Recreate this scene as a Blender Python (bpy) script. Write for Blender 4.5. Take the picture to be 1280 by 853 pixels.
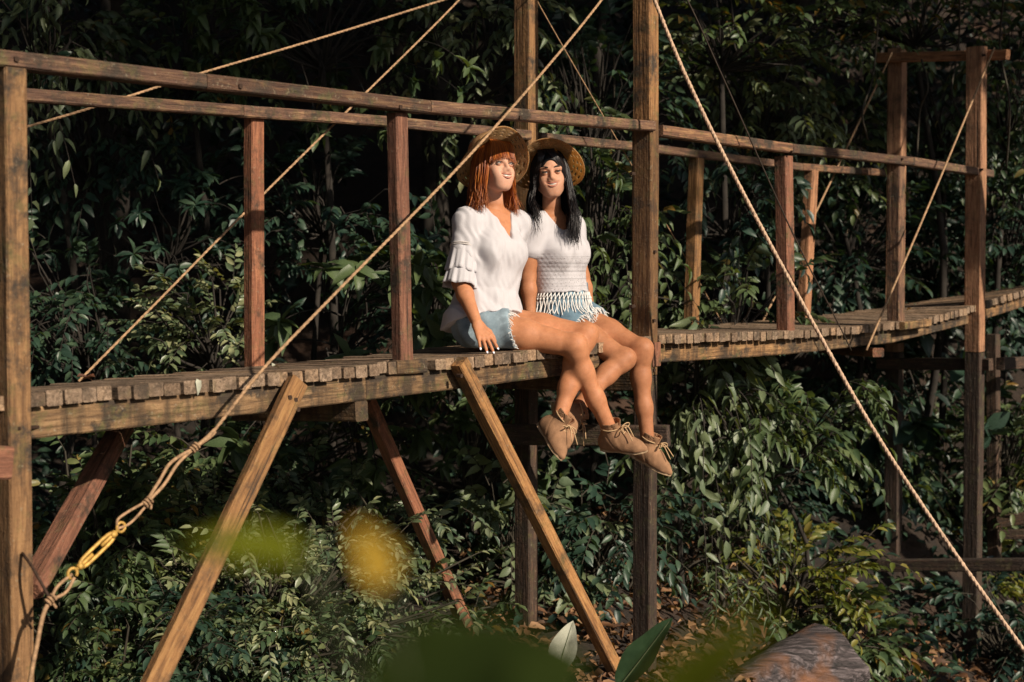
import bpy, math, random
import numpy as np
from mathutils import Vector, Matrix

for _o in list(bpy.data.objects):
    bpy.data.objects.remove(_o)
S = bpy.context.scene
COL = S.collection
rng = np.random.default_rng(7)

# ------------------------------------------------------------------ camera
CAM = np.array([0.0, 0.0, 2.17])
FPX = 1778.0
PITCH = math.radians(3.25)
cam_d = bpy.data.cameras.new('camera')
cam = bpy.data.objects.new('camera', cam_d)
COL.objects.link(cam)
cam.location = CAM
cam.rotation_euler = (math.radians(90) - PITCH, 0, 0)
cam_d.sensor_width = 36
cam_d.lens = 50
cam_d.clip_start = 0.02
cam_d.clip_end = 600
cam_d.dof.use_dof = True
cam_d.dof.focus_distance = 6.6
cam_d.dof.aperture_fstop = 2.8
S.camera = cam

# ------------------------------------------------------------------ sky, sun, exposure
SUN_EL = math.radians(30)
SUN_H = np.array([0.70, -0.714])
SUN_H = SUN_H / np.linalg.norm(SUN_H)
SUN = np.array([SUN_H[0] * math.cos(SUN_EL), SUN_H[1] * math.cos(SUN_EL), math.sin(SUN_EL)])
world = bpy.data.worlds.new('World')
S.world = world
world.use_nodes = True
wn = world.node_tree.nodes
wl = world.node_tree.links
sky_n = wn.new('ShaderNodeTexSky')
sky_n.sky_type = 'NISHITA'
sky_n.sun_disc = False
sky_n.sun_elevation = SUN_EL
sky_n.sun_rotation = math.atan2(SUN_H[0], SUN_H[1])
bg = wn['Background']
bg.inputs['Strength'].default_value = 0.07
wl.new(sky_n.outputs[0], bg.inputs['Color'])
sun_d = bpy.data.lights.new('sun', 'SUN')
sun_d.energy = 4.6
sun_d.angle = math.radians(0.8)
sun_d.color = (1.0, 0.87, 0.70)
sun = bpy.data.objects.new('sun', sun_d)
COL.objects.link(sun)
sun.rotation_euler = Vector(-SUN).to_track_quat('-Z', 'Y').to_euler()
S.view_settings.view_transform = 'Standard'
S.view_settings.look = 'None'
S.view_settings.exposure = 0.32
S.view_settings.gamma = 1.0

# ------------------------------------------------------------------ pixel -> place on the bridge planes
def nrm(v):
    v = np.asarray(v, float)
    return v / (np.linalg.norm(v) + 1e-12)

def ray(px, py):
    x = (px - 640) / FPX
    y = -(py - 426.5) / FPX
    return np.array([x, math.cos(PITCH) + y * math.sin(PITCH), -math.sin(PITCH) + y * math.cos(PITCH)])

def at(px, py, Y):
    r = ray(px, py)
    return CAM + r * (Y / r[1])

def proj(p):
    q = np.asarray(p, float) - CAM
    zc = q[1] * math.cos(PITCH) - q[2] * math.sin(PITCH)
    yc = q[1] * math.sin(PITCH) + q[2] * math.cos(PITCH)
    return 640 + FPX * q[0] / zc, 426.5 - FPX * yc / zc

DIR = nrm([0.647, 0.762, 0])        # along the bridge, away
NOR = nrm([0.762, -0.647, 0])       # outward, front side
UP = np.array([0, 0, 1.0])
A0 = np.array([0.674, 7.26, 0])
NC = float(NOR @ A0)
W = 0.787

def pf(px, py, off=0.0):
    r = ray(px, py)
    t = (NC + off - NOR @ CAM) / (NOR @ r)
    return CAM + r * t

def pb(px, py, off=0.0):
    return pf(px, py, -W + off)

# ------------------------------------------------------------------ objects, tags
def tag(o, label=None, cat=None, group=None, kind=None):
    if label: o['label'] = label
    if cat: o['category'] = cat
    if group: o['group'] = group
    if kind: o['kind'] = kind
    return o

def empty(name, loc, label=None, cat=None, group=None):
    o = bpy.data.objects.new(name, None)
    o.empty_display_size = 0.1
    COL.objects.link(o)
    o.location = [float(c) for c in loc]
    return tag(o, label, cat, group)

def wloc(o):
    v = Vector((0, 0, 0))
    m = Matrix.Identity(4)
    chain = []
    while o is not None:
        chain.append(o)
        o = o.parent
    for c in reversed(chain):
        m = m @ c.matrix_basis
    return m

def link(name, me, mat=None, parent=None, M=None):
    """links a mesh whose vertices are given in the frame M (world matrix, default world axes)"""
    o = bpy.data.objects.new(name, me)
    COL.objects.link(o)
    if mat is not None and len(me.materials) == 0:
        me.materials.append(mat)
    M = M or Matrix.Identity(4)
    if parent is not None:
        o.parent = parent
        o.matrix_basis = wloc(parent).inverted() @ M
    else:
        o.matrix_basis = M
    return o

def mesh_np(name, v, tris=None, quads=None, smooth=True):
    me = bpy.data.meshes.new(name)
    v = np.asarray(v, np.float32).reshape(-1, 3)
    tris = np.zeros((0, 3), np.int32) if tris is None else np.asarray(tris, np.int32).reshape(-1, 3)
    quads = np.zeros((0, 4), np.int32) if quads is None else np.asarray(quads, np.int32).reshape(-1, 4)
    nl = tris.size + quads.size
    nf = len(tris) + len(quads)
    me.vertices.add(len(v))
    me.vertices.foreach_set('co', v.ravel())
    me.loops.add(nl)
    me.loops.foreach_set('vertex_index', np.concatenate([tris.ravel(), quads.ravel()]).astype(np.int32))
    me.polygons.add(nf)
    starts = np.concatenate([np.arange(len(tris)) * 3, len(tris) * 3 + np.arange(len(quads)) * 4]).astype(np.int32)
    me.polygons.foreach_set('loop_start', starts)
    me.polygons.foreach_set('use_smooth', np.full(nf, smooth, bool))
    me.update(calc_edges=True)
    me.validate()
    return me

class MB:
    """collects vertices and faces of one mesh"""
    def __init__(s):
        s.v = []; s.t = []; s.q = []; s.n = 0
    def add(s, v, t=None, q=None):
        v = np.asarray(v, float).reshape(-1, 3)
        if t is not None and len(t): s.t.append(np.asarray(t, int).reshape(-1, 3) + s.n)
        if q is not None and len(q): s.q.append(np.asarray(q, int).reshape(-1, 4) + s.n)
        s.v.append(v); s.n += len(v)
    def mesh(s, name, smooth=True):
        v = np.concatenate(s.v) if s.v else np.zeros((0, 3))
        return mesh_np(name, v, np.concatenate(s.t) if s.t else None, np.concatenate(s.q) if s.q else None, smooth)
    def tube(s, pts, rad, seg=6, cap=True):
        pts = np.asarray(pts, float); n = len(pts)
        rad = np.broadcast_to(np.asarray(rad, float), (n,))
        tan = np.gradient(pts, axis=0)
        tan /= np.linalg.norm(tan, axis=1)[:, None] + 1e-12
        ref = np.array([0, 0, 1.0]) if abs(tan[0][2]) < 0.9 else np.array([1.0, 0, 0])
        u = nrm(np.cross(tan[0], ref))
        a = np.arange(seg) * 2 * math.pi / seg
        V = np.zeros((n, seg, 3))
        for i in range(n):
            u = nrm(u - tan[i] * (u @ tan[i]))
            w = np.cross(tan[i], u)
            V[i] = pts[i] + rad[i] * (np.cos(a)[:, None] * u + np.sin(a)[:, None] * w)
        q = []
        for i in range(n - 1):
            for j in range(seg):
                k = (j + 1) % seg
                q.append((i * seg + j, i * seg + k, (i + 1) * seg + k, (i + 1) * seg + j))
        V = V.reshape(-1, 3)
        t = []
        if cap:
            V = np.vstack([V, pts[:1], pts[-1:]])
            c0, c1 = n * seg, n * seg + 1
            for j in range(seg):
                k = (j + 1) % seg
                t.append((c0, k, j)); t.append((c1, (n - 1) * seg + j, (n - 1) * seg + k))
        s.add(V, t, q)

def smooth_path(pts, n=24):
    """Catmull-Rom through the points"""
    P = np.asarray(pts, float)
    P = np.vstack([2 * P[0] - P[1], P, 2 * P[-1] - P[-2]])
    out = []
    m = len(P) - 3
    for u in np.linspace(0, m - 1e-9, n):
        i = int(u); f = u - i
        a, b, c, d = P[i:i + 4]
        out.append(0.5 * ((2 * b) + (-a + c) * f + (2 * a - 5 * b + 4 * c - d) * f * f + (-a + 3 * b - 3 * c + d) * f ** 3))
    return np.array(out)

def beam_mesh(name, L, w, h, rings=2, ch=0.006, wob=0.0, seed=0):
    """a sawn timber along local X, chamfered, uneven when wob > 0"""
    r = np.random.default_rng(seed)
    a, b, c = w / 2, h / 2, min(ch, w * .2, h * .2)
    prof = np.array([(-a, -b + c), (-a + c, -b), (a - c, -b), (a, -b + c), (a, b - c), (a - c, b), (-a + c, b), (-a, b - c)])
    V = []
    for i in range(rings):
        x = L * (i / (rings - 1) - .5)
        p = prof * (1 + r.normal(0, wob, 2)) + r.normal(0, wob * min(w, h) * .5, 2) + r.normal(0, wob * .15 * min(w, h), (8, 2))
        V += [(x, y, z) for y, z in p]
    q = []
    for i in range(rings - 1):
        for j in range(8):
            k = (j + 1) % 8
            q.append((i * 8 + j, i * 8 + k, (i + 1) * 8 + k, (i + 1) * 8 + j))
    e = (rings - 1) * 8
    q += [(7, 6, 1, 0), (6, 5, 2, 1), (5, 4, 3, 2), (e, e + 1, e + 6, e + 7), (e + 1, e + 2, e + 5, e + 6), (e + 2, e + 3, e + 4, e + 5)]
    return mesh_np(name, V, None, q, smooth=False)

_bs = [0]
def beam(name, p0, p1, w, h, side, mat, parent, rings=None, wob=0.02, label=None, ch=0.006):
    """timber from p0 to p1; w measured along 'side', h across it"""
    p0 = np.asarray(p0, float); p1 = np.asarray(p1, float)
    L = np.linalg.norm(p1 - p0)
    x = (p1 - p0) / L
    y = nrm(np.asarray(side, float) - x * (np.asarray(side, float) @ x))
    z = np.cross(x, y)
    m = (p0 + p1) / 2
    M = Matrix(((x[0], y[0], z[0], m[0]), (x[1], y[1], z[1], m[1]), (x[2], y[2], z[2], m[2]), (0, 0, 0, 1)))
    _bs[0] += 1
    if rings is None:
        rings = max(3, int(L / .35))
    o = link(name, beam_mesh(name, L, w, h, rings, ch, wob, _bs[0]), mat, parent, M)
    if label: o['label'] = label
    return o

# ------------------------------------------------------------------ materials
class NT:
    def __init__(s, name):
        s.m = bpy.data.materials.new(name); s.m.use_nodes = True
        s.t = s.m.node_tree; s.n = s.t.nodes; s.p = s.n['Principled BSDF']
    def new(s, typ, **k):
        o = s.n.new(typ)
        for a, b in k.items(): setattr(o, a, b)
        return o
    def l(s, a, b): s.t.links.new(a, b)
    def coords(s, out='Object', scale=(1, 1, 1), rand=False):
        c = s.new('ShaderNodeTexCoord'); m = s.new('ShaderNodeMapping')
        s.l(c.outputs[out], m.inputs['Vector']); m.inputs['Scale'].default_value = scale
        if rand:
            i = s.new('ShaderNodeObjectInfo'); mu = s.new('ShaderNodeMath', operation='MULTIPLY'); mu.inputs[1].default_value = 37.0
            s.l(i.outputs['Random'], mu.inputs[0]); s.l(mu.outputs[0], m.inputs['Location'])
        return m.outputs[0]
    def noise(s, vec, scale, detail=4, rough=.55, dist=0):
        n = s.new('ShaderNodeTexNoise'); n.inputs['Scale'].default_value = scale; n.inputs['Detail'].default_value = detail
        n.inputs['Roughness'].default_value = rough; n.inputs['Distortion'].default_value = dist
        s.l(vec, n.inputs['Vector']); return n.outputs['Fac']
    def ramp(s, fac, stops):
        r = s.new('ShaderNodeValToRGB'); e = r.color_ramp.elements
        while len(e) < len(stops): e.new(.5)
        for i, (p, c) in enumerate(stops):
            e[i].position = p; e[i].color = tuple(c) + (1,) if len(c) == 3 else c
        s.l(fac, r.inputs[0]); return r.outputs[0]
    def mix(s, f, a, b, mode='MIX'):
        x = s.new('ShaderNodeMix', data_type='RGBA', blend_type=mode)
        for i, v in ((0, f), (6, a), (7, b)):
            if isinstance(v, bpy.types.NodeSocket): s.l(v, x.inputs[i])
            elif i == 0: x.inputs[0].default_value = v
            else: x.inputs[i].default_value = tuple(v) + (1,)
        return x.outputs[2]
    def bump(s, h, st=.3, d=.01):
        b = s.new('ShaderNodeBump'); b.inputs['Strength'].default_value = st; b.inputs['Distance'].default_value = d
        s.l(h, b.inputs['Height']); s.l(b.outputs[0], s.p.inputs['Normal']); return b
    def set(s, **k):
        for a, b in k.items():
            i = s.p.inputs[a.replace('_', ' ')]
            if isinstance(b, bpy.types.NodeSocket): s.l(b, i)
            else: i.default_value = b
        return s

def wood(name, dark, mid, light, moss=.35, rough=.85, drip=0):
    m = NT(name)
    v = m.coords('Object', (1.5, 14, 14), rand=True)
    v2 = m.coords('Object', (3, 3, 3), rand=True)
    grain = m.noise(v, 4.5, 6, .65, .6)
    col = m.ramp(grain, [(.28, dark), (.5, mid), (.72, light)])
    ck = m.noise(m.coords('Object', (.9, 42, 42), rand=True), 1.6, 3, .6, .3)
    col = m.mix(m.ramp(ck, [(.30, (.85, .85, .85)), (.40, (0, 0, 0))]), col, (.03, .018, .012))
    inf = m.new('ShaderNodeObjectInfo')
    tone = m.ramp(inf.outputs['Random'], [(0, (.6, .56, .52)), (.5, (1, 1, 1)), (1, (1.25, 1.12, .95))])
    col = m.mix(1.0, col, tone, 'MULTIPLY')
    st = m.noise(v2, 2.2, 6, .7)
    col = m.mix(m.ramp(st, [(.5, (0, 0, 0)), (.68, (moss * 2.2,) * 3)]), col, (.045, .032, .022))
    gr = m.noise(v2, 4.1, 5, .7)
    col = m.mix(m.ramp(gr, [(.54, (0, 0, 0)), (.7, (moss,) * 3)]), col, (.10, .095, .03))
    lich = m.noise(v2, 17, 4, .6)
    col = m.mix(m.ramp(lich, [(.62, (0, 0, 0)), (.72, (moss * .8,) * 3)]), col, (.30, .25, .17))
    if drip:
        dr = m.noise(m.coords('Object', (16, 2.5, 2.5), rand=True), 1.0, 4, .6)
        col = m.mix(m.ramp(dr, [(.46, (0, 0, 0)), (.62, (drip,) * 3)]), col, (.04, .026, .015))
    m.set(Base_Color=col, Roughness=rough)
    add = m.new('ShaderNodeMath', operation='ADD')
    add2 = m.new('ShaderNodeMath', operation='MULTIPLY_ADD')
    m.l(grain, add.inputs[0]); m.l(lich, add.inputs[1])
    m.l(ck, add2.inputs[0]); add2.inputs[1].default_value = 1.2; m.l(add.outputs[0], add2.inputs[2])
    m.bump(add2.outputs[0], .75, .008)
    return m.m

M_RAIL = wood('weathered rail timber', (.055, .030, .024), (.15, .08, .052), (.33, .20, .105), .7)
M_POST = wood('reddish post timber', (.085, .038, .022), (.20, .085, .052), (.33, .155, .09), .55)
M_LEG_SHADE = wood('dark damp leg timber', (.020, .013, .010), (.05, .031, .022), (.14, .08, .052), .5)  # shade under the deck is put into this timber colour
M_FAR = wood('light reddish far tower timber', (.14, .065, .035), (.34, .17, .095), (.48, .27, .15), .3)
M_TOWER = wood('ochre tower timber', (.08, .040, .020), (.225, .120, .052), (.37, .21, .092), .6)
M_PLANK = wood('grey deck plank', (.09, .06, .042), (.26, .18, .12), (.44, .32, .235), .4)
M_STRING = wood('stained stringer timber', (.055, .031, .017), (.205, .12, .058), (.38, .245, .125), .85, drip=.8)
M_BRACE = wood('orange brace timber', (.10, .046, .019), (.31, .155, .058), (.45, .25, .095), .42)

def simple(name, col, rough=.6, metal=0, nscale=0, var=.25, bump=0, bscale=200, **k):
    m = NT(name)
    c = tuple(col)
    if nscale:
        n = m.noise(m.coords('Object'), nscale, 5, .6)
        cc = m.ramp(n, [(.3, [x * (1 - var) for x in c]), (.7, [min(1, x * (1 + var)) for x in c])])
        m.set(Base_Color=cc)
    else:
        m.set(Base_Color=c + (1,))
    m.set(Roughness=rough, Metallic=metal, **k)
    if bump:
        m.bump(m.noise(m.coords('Object'), bscale, 3, .6), bump, .003)
    return m.m

M_CABLE = simple('pale twisted rope', (.36, .22, .12), .8, 0, 60, .45, .6, 220)
M_CABLE2 = simple('pale pink rope', (.50, .34, .23), .8, 0, 60, .4, .6, 220)
M_WIRE = simple('dark wire', (.06, .045, .035), .6, .4, 40, .3)
M_BRASS = simple('yellow painted turnbuckle', (.55, .33, .08), .55, .2, 50, .4, .3)
M_IRON = simple('rusty iron', (.05, .028, .018), .8, .4, 80, .5)

def leafmat(name, a, b, c, rough=.42, trans=.25, dry=0.0):
    m = NT(name)
    g = m.new('ShaderNodeNewGeometry')
    col = m.ramp(g.outputs['Random Per Island'], [(0, a), (.55, b), (.9, c)] if not dry else [(0, a), (.5, b), (.9, c), (1 - dry * .3, (.22, .13, .03))])
    i = m.new('ShaderNodeObjectInfo')
    tone = m.ramp(i.outputs['Random'], [(0, (.78, .84, .9)), (1, (1.15, 1.1, 1))])
    col = m.mix(1.0, col, tone, 'MULTIPLY')
    nz = m.noise(m.coords('Object'), 24, 3)
    col = m.mix(1.0, col, m.ramp(nz, [(.3, (.72, .75, .7)), (.7, (1.15, 1.12, 1.1))]), 'MULTIPLY')
    m.set(Base_Color=col, Roughness=rough)
    m.bump(m.noise(m.coords('Object'), 60, 2), .25, .004)
    tr = m.new('ShaderNodeBsdfTranslucent')
    tc = m.mix(1.0, col, (1.6, 1.5, .5), 'MULTIPLY')
    m.l(tc, tr.inputs['Color'])
    mx = m.new('ShaderNodeMixShader'); mx.inputs[0].default_value = trans
    out = m.n['Material Output']
    m.l(m.p.outputs[0], mx.inputs[1]); m.l(tr.outputs[0], mx.inputs[2]); m.l(mx.outputs[0], out.inputs['Surface'])
    return m.m

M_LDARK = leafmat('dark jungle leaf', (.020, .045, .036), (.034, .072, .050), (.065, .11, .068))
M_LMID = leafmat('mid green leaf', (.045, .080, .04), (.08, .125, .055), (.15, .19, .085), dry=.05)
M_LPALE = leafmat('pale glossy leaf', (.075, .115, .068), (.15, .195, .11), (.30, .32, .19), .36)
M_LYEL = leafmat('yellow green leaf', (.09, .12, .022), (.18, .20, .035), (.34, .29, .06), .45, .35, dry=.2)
M_LITTER = leafmat('fallen brown leaf', (.06, .028, .014), (.17, .075, .032), (.36, .2, .10), .7, .08)
M_LRED = leafmat('reddish dry leaf', (.08, .035, .025), (.14, .06, .04), (.2, .10, .06), .6, .15)
M_BARK = simple('dark wet bark', (.026, .021, .017), .95, 0, 9, .5, .8, 30)
M_TWIG = simple('brown twig', (.04, .033, .022), .85, 0, 20, .4)
M_STEM = simple('green stem', (.06, .075, .03), .7, 0, 20, .3)

# ------------------------------------------------------------------ ground
_ph = rng.uniform(0, 6.28, (14, 2)); _fr = rng.normal(0, 1.1, (14, 2))
def bumps(x, y):
    z = 0
    for i in range(14):
        z = z + np.sin(_fr[i, 0] * x + _ph[i, 0]) * np.sin(_fr[i, 1] * y + _ph[i, 1])
    return z / 14

def sp(t, k=.6):
    return k * np.log1p(np.exp(np.clip(t / k, -30, 30)))

def ground_z(x, y):
    x = np.asarray(x, float); y = np.asarray(y, float)
    z = .14 - .42 * np.clip(x - .5, 0, 3.4) - .10 * sp(-(x + .5) / 1.0) * 0
    z = z + .10 * np.clip(y - 8.2, 0, 3) + .78 * sp(y - 11.6) - .25 * sp(y - 34, 3)
    z = z - .22 * np.clip(6.4 - y, 0, 5)
    z = z + .55 * np.exp(-((x - 3.4) / .8) ** 2 - ((y - 11.6) / .6) ** 2)
    z = z + .75 * sp(-(x + 9), .8) + .5 * sp(x - 12, .8)
    return z + .30 * bumps(x, y) * np.clip((y - 7) / 4, .25, 1.3)

u = np.linspace(-1, 1, 181)
gx = np.sinh(u * 4.2) / np.sinh(4.2) * 110
v_ = np.linspace(-1, 1, 181)
gy = 9 + np.sinh(v_ * 4.2) / np.sinh(4.2) * 110
GX, GY = np.meshgrid(gx, gy, indexing='ij')
GV = np.stack([GX, GY, ground_z(GX, GY) + .05 * rng.normal(0, .3, GX.shape)], -1).reshape(-1, 3)
ii, jj = np.meshgrid(np.arange(180), np.arange(180), indexing='ij')
ix = (ii * 181 + jj).ravel()
GQ = np.stack([ix, ix + 181, ix + 182, ix + 1], 1)
m = NT('forest soil')
c = m.coords('Object')
n1 = m.noise(c, 1.3, 6, .65); n2 = m.noise(c, 9, 6, .7)
col = m.ramp(n1, [(.35, (.012, .010, .008)), (.55, (.030, .019, .013)), (.72, (.085, .042, .024))])
col = m.mix(m.ramp(n2, [(.45, (0, 0, 0)), (.7, (.7, .7, .7))]), col, (.045, .026, .016))
m.set(Base_Color=col, Roughness=.95)
m.bump(n2, .9, .05)
M_SOIL = m.m
g = link('ground', mesh_np('ground', GV, None, GQ), M_SOIL)
tag(g, kind='structure')

# ------------------------------------------------------------------ the footbridge
BR = empty('footbridge', pf(805, 815), 'weathered wooden suspension footbridge with plank deck, handrails and rope stays crossing the jungle gully', 'footbridge')

def lerp_path(P):
    P = np.array(P)
    t = P @ DIR
    return t, P[:, 2]

# deck edges read off along the front and the back plane
FE = [(-60, 499), (38, 490), (170, 480), (300, 470), (400, 460), (490, 452), (600, 444), (650, 438.5), (720, 431), (800, 421), (824, 418), (900, 416), (1000, 412.5), (1060, 408), (1120, 402), (1150, 398.5), (1190, 389), (1220, 380), (1250, 370), (1280, 361.5), (1330, 347)]
BE = [(-60, 492), (38, 484), (170, 471), (300, 460), (490, 442), (570, 432.5), (620, 428.5), (700, 422), (824, 411.5), (900, 405.5), (1000, 397.5), (1060, 391), (1120, 383), (1220, 367.5), (1280, 353.5), (1330, 341)]
ft, fz = lerp_path([pf(*p) for p in FE])
bt, bz = lerp_path([pb(*p) for p in BE])
def on_front(t, dz=0, off=0):
    return NOR * (NC + off) + DIR * t + UP * (np.interp(t, ft, fz) + dz)
def on_back(t, dz=0, off=0):
    return NOR * (NC - W + off) + DIR * t + UP * (np.interp(t, bt, bz) + dz)
T_END = float(pf(27, 490) @ DIR)
T_TOW = float(pf(805, 420) @ DIR)
T_FAR = float(pf(1228, 380) @ DIR)
T_OUT = float(pf(1325, 345) @ DIR)
T_NOTCH = float(pf(541, 450) @ DIR)
T_N0 = float(pf(490, 450) @ DIR)

pr = np.random.default_rng(3)
_plank_meshes = [beam_mesh('plank', 1.0, 1.0, 1.0, 2, .06, 0, k) for k in range(1)]
t = T_END - .25
while t < T_OUT:
    pitch = pr.uniform(.060, .070)
    wd = pitch - (pr.uniform(.002, .006) if pr.random() < .85 else pr.uniform(.009, .016))
    th = pr.uniform(.046, .051)
    tc = t + pitch / 2
    f_off = .028 + pr.uniform(-.012, .012)
    if T_N0 - .01 < tc < T_NOTCH - .01:
        f_off = -.062
    a = on_front(tc, -th / 2 + pr.normal(0, .0016), f_off)
    b = on_back(tc, -th / 2 + pr.normal(0, .0022), -.02 + pr.uniform(-.03, .02))
    dj = DIR * pr.normal(0, .003)
    beam('plank', a + dj, b - dj, wd, th, DIR, M_PLANK, BR, rings=3, wob=.03, ch=.004)
    t += pitch

def run(name, pts_fn, t0, t1, step, w, h, side, mat, **k):
    ts = np.linspace(t0, t1, max(2, int(round((t1 - t0) / step)) + 1))
    out = []
    for a, b in zip(ts[:-1], ts[1:]):
        out.append(beam(name, pts_fn(a), pts_fn(b + .012), w, h, side, mat, BR, **k))
    return out

# stringers under the deck: front ones read 40 px deep at the left end
T_SPL = float(pf(456, 480) @ DIR)
SH = .098
beam('stringer', on_front(T_END + .02, -.05 - SH / 2 - .004, -.03), on_front(T_SPL, -.05 - SH / 2 + .001, -.03), .07, SH + .006, NOR, M_STRING, BR, label='front stringer of the near span, blotched pale and dark')
beam('stringer', on_front(T_SPL + .004, -.05 - SH / 2 - .003, -.033), on_front(T_TOW - .06, -.05 - SH / 2 - .002, -.033), .07, SH - .004, NOR, M_STRING, BR)
for fn, off, s in ((on_front, -.055, 1), (on_back, .05, -1)):
    ts = list(np.linspace(T_TOW + .05, T_FAR - .02, 4)) + [T_OUT]
    for a, b in zip(ts[:-1], ts[1:]):
        beam('stringer', fn(a, -.05 - .048, off), fn(b - .003, -.05 - .048, off), .06, .096, NOR, M_STRING, BR)
beam('stringer', on_back(T_END, -.105, .05), on_back(T_TOW - .06, -.105, .05), .06, .1, NOR, M_STRING, BR)

def rail(pix, plane, w, h, mat, off, name='handrail', drop=0, label=None):
    P = [plane(x, y, off) - UP * (h / 2 + drop) for x, y in pix]
    for a, b in zip(P[:-1], P[1:]):
        d = nrm(b - a)
        beam(name, a, b - d * .003, w, h, NOR, mat, BR, wob=.025, label=label)
rail([(-50, 58), (250, 93.5), (530, 126.5)], pf, .085, .052, M_RAIL, .012, label='front handrail of the near span')
rail([(530, 126.5), (812, 152)], pf, .085, .05, M_RAIL, .012)
rail([(822, 157), (985, 180), (1138, 197), (1237, 213)], pf, .07, .055, M_RAIL, .012)
rail([(-20, 107), (300, 132), (483, 146), (660, 163.5)], pb, .06, .05, M_RAIL, .0)
rail([(672, 166), (800, 179), (1000, 204.5), (1122, 213.5)], pb, .06, .05, M_RAIL, .0)

def post(p_top, p_bot, wd, wn, mat, name='railing_post', mid=0, label=None):
    """square post; p_top / p_bot are the middle of its outer face"""
    a = np.asarray(p_top) - NOR * wn / 2; b = np.asarray(p_bot) - NOR * wn / 2
    return beam(name, b, a, wd, wn, DIR, mat, BR, rings=6, wob=.02, label=label)
post(pf(503, 141, .012), pf(510, 454, .012), .072, .062, M_POST)
post(pf(987, 195, .02), pf(990, 415, .03), .085, .08, M_POST)
post(pf(1128, 204, .02), pf(1128, 402, .02), .09, .09, M_RAIL)
post(pb(323, 146, .0), pb(324, 462, .0), .072, .065, M_POST)
post(pb(877, 198, .03), pb(870, 411, .03), .075, .075, M_BRACE, label='bright orange railing post right of the tower')
post(pb(1020, 213, .03), pb(1010, 398, .03), .09, .07, M_FAR)
# boards at the foot of the front posts
beam('foot_board', on_front(T_N0 + .005, -.026, .0), on_front(T_NOTCH - .062, -.026, .0), .055, .058, NOR, M_WIRE if 0 else M_STRING, BR, label='dark stained board at the foot of the railing post')
ta = float(pf(1118, 400) @ DIR)
beam('foot_board', on_front(ta, -.028, .05), on_front(ta + .42, -.028, .05), .05, .05, NOR, M_STRING, BR)

# end post at the left, standing beside the deck
post(pf(20, 82.5, .05), pf(32, 1010, .05), .080, .10, M_TOWER, 'end_post', label='ochre end post at the left edge')
beam('beam_stub', pf(-12, 578, .1), pf(10, 578, .1), .06, .10, NOR, M_POST, BR)
beam('bolt', pf(22, 536, .05), pf(56, 533, -.02), .012, .012, UP, M_IRON, BR, rings=2, wob=0, ch=.002)

# the near tower
g_ = ground_z
def leg(px_top, px_bot, plane, wd, wn, mat, off, name='tower_post', label=None):
    return post(plane(*px_top, off), plane(*px_bot, off), wd, wn, mat, name, label=label)
tf = leg((818, -190), (818.5, 152), pf, .082, .110, M_TOWER, .03, label='upper front post of the near tower')
tl2 = leg((817.5, 470), (816, 840), pf, .072, .106, M_LEG_SHADE, .034, label='dark damp leg under the near tower')
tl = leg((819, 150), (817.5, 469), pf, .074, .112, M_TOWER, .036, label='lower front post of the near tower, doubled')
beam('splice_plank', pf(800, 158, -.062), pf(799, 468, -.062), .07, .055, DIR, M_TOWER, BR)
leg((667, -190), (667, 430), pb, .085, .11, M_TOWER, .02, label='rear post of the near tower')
leg((667, 431.5), (667, 850), pb, .083, .107, M_LEG_SHADE, .02, label='dark rear leg under the near tower')
for (x, y) in ((797, 218), (797, 383)):
    q = pf(x, y, -.03) - DIR * .04
    b_ = beam('bolt', q - DIR * .02, q + DIR * .01, .018, .018, UP, M_IRON, BR, rings=2, wob=0, ch=.004)
for (x, y) in ((818, 315), (817, 401), (817, 463)):
    q = pf(x, y, .04)
    beam('bolt', q - NOR * .01, q + NOR * .008, .016, .016, UP, M_IRON, BR, rings=2, wob=0, ch=.004)
# hinge-like strap on the post at deck height
beam('iron_strap', pf(820.5, 428, .038), pf(820.5, 458, .038), .07, .008, DIR, M_POST, BR, rings=2, wob=0)
# cross beams under the near tower
q0, q1 = pf(836, 545, .12), pb(624, 543, -.05)
beam('crossbeam', q0, q1, .11, .055, UP, M_LEG_SHADE, BR)
beam('crossbeam', on_front(T_TOW - .09, -.21, .1), on_back(T_TOW - .09, -.21, -.1), .06, .11, DIR, M_STRING, BR)
beam('crossbeam', pf(818, -150, .1) - DIR * .09, pb(667, -170, -.1) - DIR * .09, .1, .06, UP, M_TOWER, BR)

# braces
beam('brace', pf(372, 478, .06), pf(168, 905, .36), .074, .05, DIR, M_BRACE, BR, label='front diagonal brace at the left, light ochre')
beam('brace', pf(573, 452, .05), pf(779, 856, .12), .068, .064, NOR, M_BRACE, BR, label='front diagonal brace in the middle, lit orange edge')
beam('brace', pb(152, 535, .12), pf(36, 742, -.12), .09, .06, NOR, M_POST, BR)
beam('brace', pb(458, 500, .06), pb(590, 800, .0), .06, .07, DIR, M_POST, BR)
beam('crossbeam', on_front(T_SPL - .02, -.19, .0), on_back(T_SPL - .02, -.19, .0), .07, .08, DIR, M_STRING, BR)

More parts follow.
